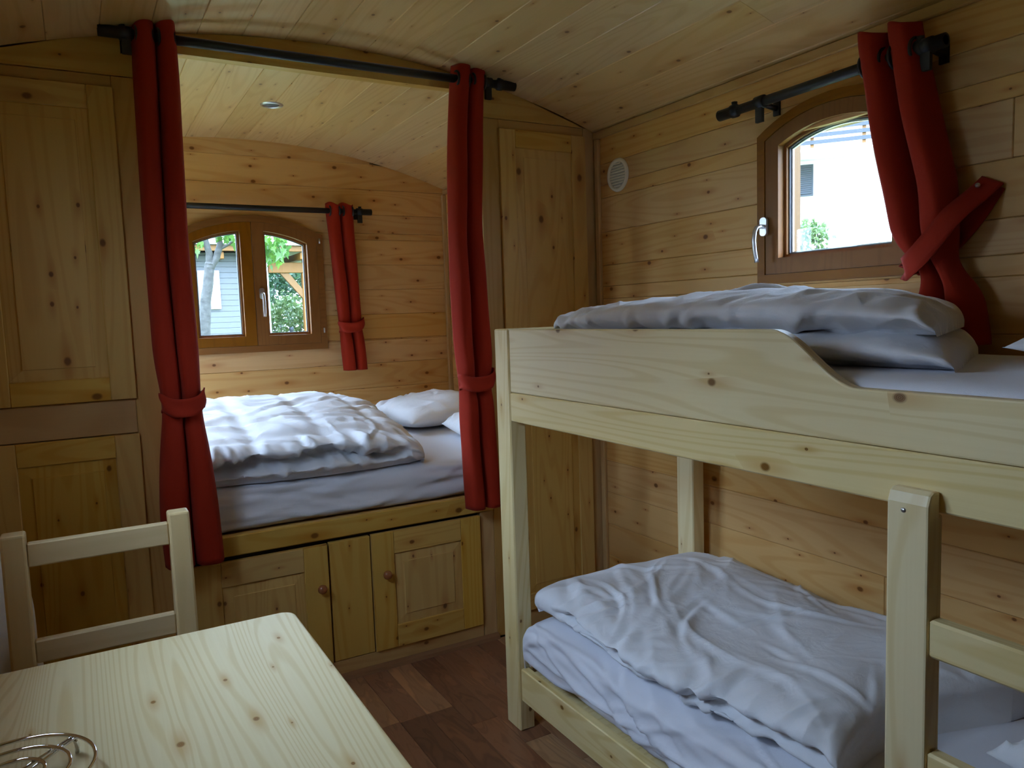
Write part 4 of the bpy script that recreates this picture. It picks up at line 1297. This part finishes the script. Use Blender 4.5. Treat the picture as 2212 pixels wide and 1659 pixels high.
bush('hedge_bush', (9.4, 35.5, 2.6), (2.4, 1.8, 2.8), 5000, 'hedge', 'dark green hedge bush right of the tall hedge tree', .11, 4)
bush('shrub', (6.4, 26.5, .9), (1.1, .9, 1.3), 2600, 'shrub', 'lighter green shrub low in front of the hedge tree', .08, 2)
bush('shrub', (4.1, 26.6, .30), (1.0, .8, .9), 2200, 'hedge', 'low dark shrub left of the lighter green shrub', .08, 3)
pl = MB().lathe([(.0, 1.20), (.055, 1.20), (.065, 1.18), (.065, 1.10), (.05, 1.09), (.05, GROUND)], (4.98, 20.6, 0), (0, 0, 1), 20).build('bollard', 'bluegrey', None, (4.98, 20.6, GROUND))
tag(pl, 'short grey capped post standing by the timber carport', 'post')

# unseen hut added opposite the left-hand window to block the low sky
cb = thing('added_cabin', (-7.6, -1.2, GROUND), 'unseen timber hut added outside the left wall to block the low sky', 'added_cabin')
box('wall', (-9.6, -5.6, -6.5, 2.6, GROUND, 3.05), 'siding', cb, .01, 'y')
MB().prism([(-9.9, 3.0), (-5.3, 3.0), (-7.6, 4.5)], lambda a, b, w: (a, w, b), -6.8, 2.9).build('roof', 'roof', cb, None, 'y')
box('added_cabin_door', (-5.6, -5.55, .2, 1.1, GROUND + .1, 1.45), 'larch', cb, .01, 'z')

# pale house with balcony, seen through the right window
def ray(px, py):
    d = _f + _r2 * ((px - 1106) / F_PX) - _u2 * ((py - 829.5) / F_PX)
    return d
WD = Vector((math.sin(math.radians(-39)), math.cos(math.radians(-39)), 0))     # along the facade, leftwards
WNn = Vector((WD.y, -WD.x, 0))                                                # pointing away from us
d0 = ray(1730, 400); d0 = d0 / Vector((d0.x, d0.y, 0)).length
B0 = EYE + d0 * 25.0; B0.z = 0
def facade(px, py, off=0.0):
    d = ray(px, py); t = ((B0 - EYE).dot(WNn) + off) / d.dot(WNn)
    p = EYE + d * t; return (p - B0).dot(WD), p.z
fb = lambda a, b, w: tuple(B0 + WD * a + WNn * w + Vector((0, 0, b)))
hb = thing('balcony_house', tuple(B0 + Vector((0, 0, GROUND))), 'pale rendered house with a slatted balcony seen through the right window', 'house')
def fbox(name, a0, a1, z0, z1, w0, w1, mat, parent=hb):
    return MB().prism([(a0, z0), (a1, z0), (a1, z1), (a0, z1)], fb, w0, w1).build(name, mat, parent, None, 'x')
aL, zbal = facade(1732, 322, -1.3); aR, _ = facade(1880, 300, -1.3)
fbox('wall', aR - 12, aL + 9, GROUND, zbal + 3.2, 0, 5, 'render_white')
fbox('balcony_slab', aR - 12, aL + 4, zbal - .12, zbal, -1.3, -.001, 'render_white')
for k in range(9):
    z0 = zbal + .10 + k * .19
    fbox('balcony_slat', aR - 12, aL + 4, z0, z0 + .11, -1.29, -1.25, 'bluegrey')
for q in np.arange(aR - 8, aL + 4, 1.35):
    fbox('balcony_post', q, q + .10, zbal, zbal + 1.75, -1.245, -1.17, 'larch')
a0, z0 = facade(1757, 355); a1, z1 = facade(1730, 425)
sh_ = fbox('shutter', a0, a0 + .95, z1, z0, -.07, -.001, 'bluegrey')
for k in range(14):
    zz = z1 + .06 + k * (z0 - z1 - .1) / 14
    fbox('louver', a0 + .06, a0 + .89, zz, zz + .05, -.10, -.071, 'bluegrey', sh_)
fbox('hung_cloth', facade(1748, 300, -1.3)[0] - .1, facade(1748, 300, -1.3)[0] + .22, zbal + .28, zbal + .75, -1.35, -1.31, 'pink')
# timber post close outside the right window
pd = ray(1711, 470); pd = pd / Vector((pd.x, pd.y, 0)).length
pc = EYE + pd * 4.6
tp_ = thing('timber_post', (pc.x, pc.y, GROUND), 'square orange timber post standing just outside the right window', 'post')
box('shaft', (pc.x - .033, pc.x + .033, pc.y - .033, pc.y + .033, GROUND + .02, 3.2), 'darkened_post', tp_, .004, 'z')
box('foot', (pc.x - .05, pc.x + .05, pc.y - .05, pc.y + .05, GROUND, GROUND + .02), 'satin', tp_, .002, 'z')
qd = ray(1742, 478); qd = qd / Vector((qd.x, qd.y, 0)).length; qc = EYE + qd * 21
bush('shrub', (qc.x, qc.y, qc.z - .5), (.55, .55, .5), 900, 'shrub', 'small pale shrub beside the timber post outside the right window', .08, 6)

for o in list(bpy.data.objects):
    if '_base' in o: del o['_base']
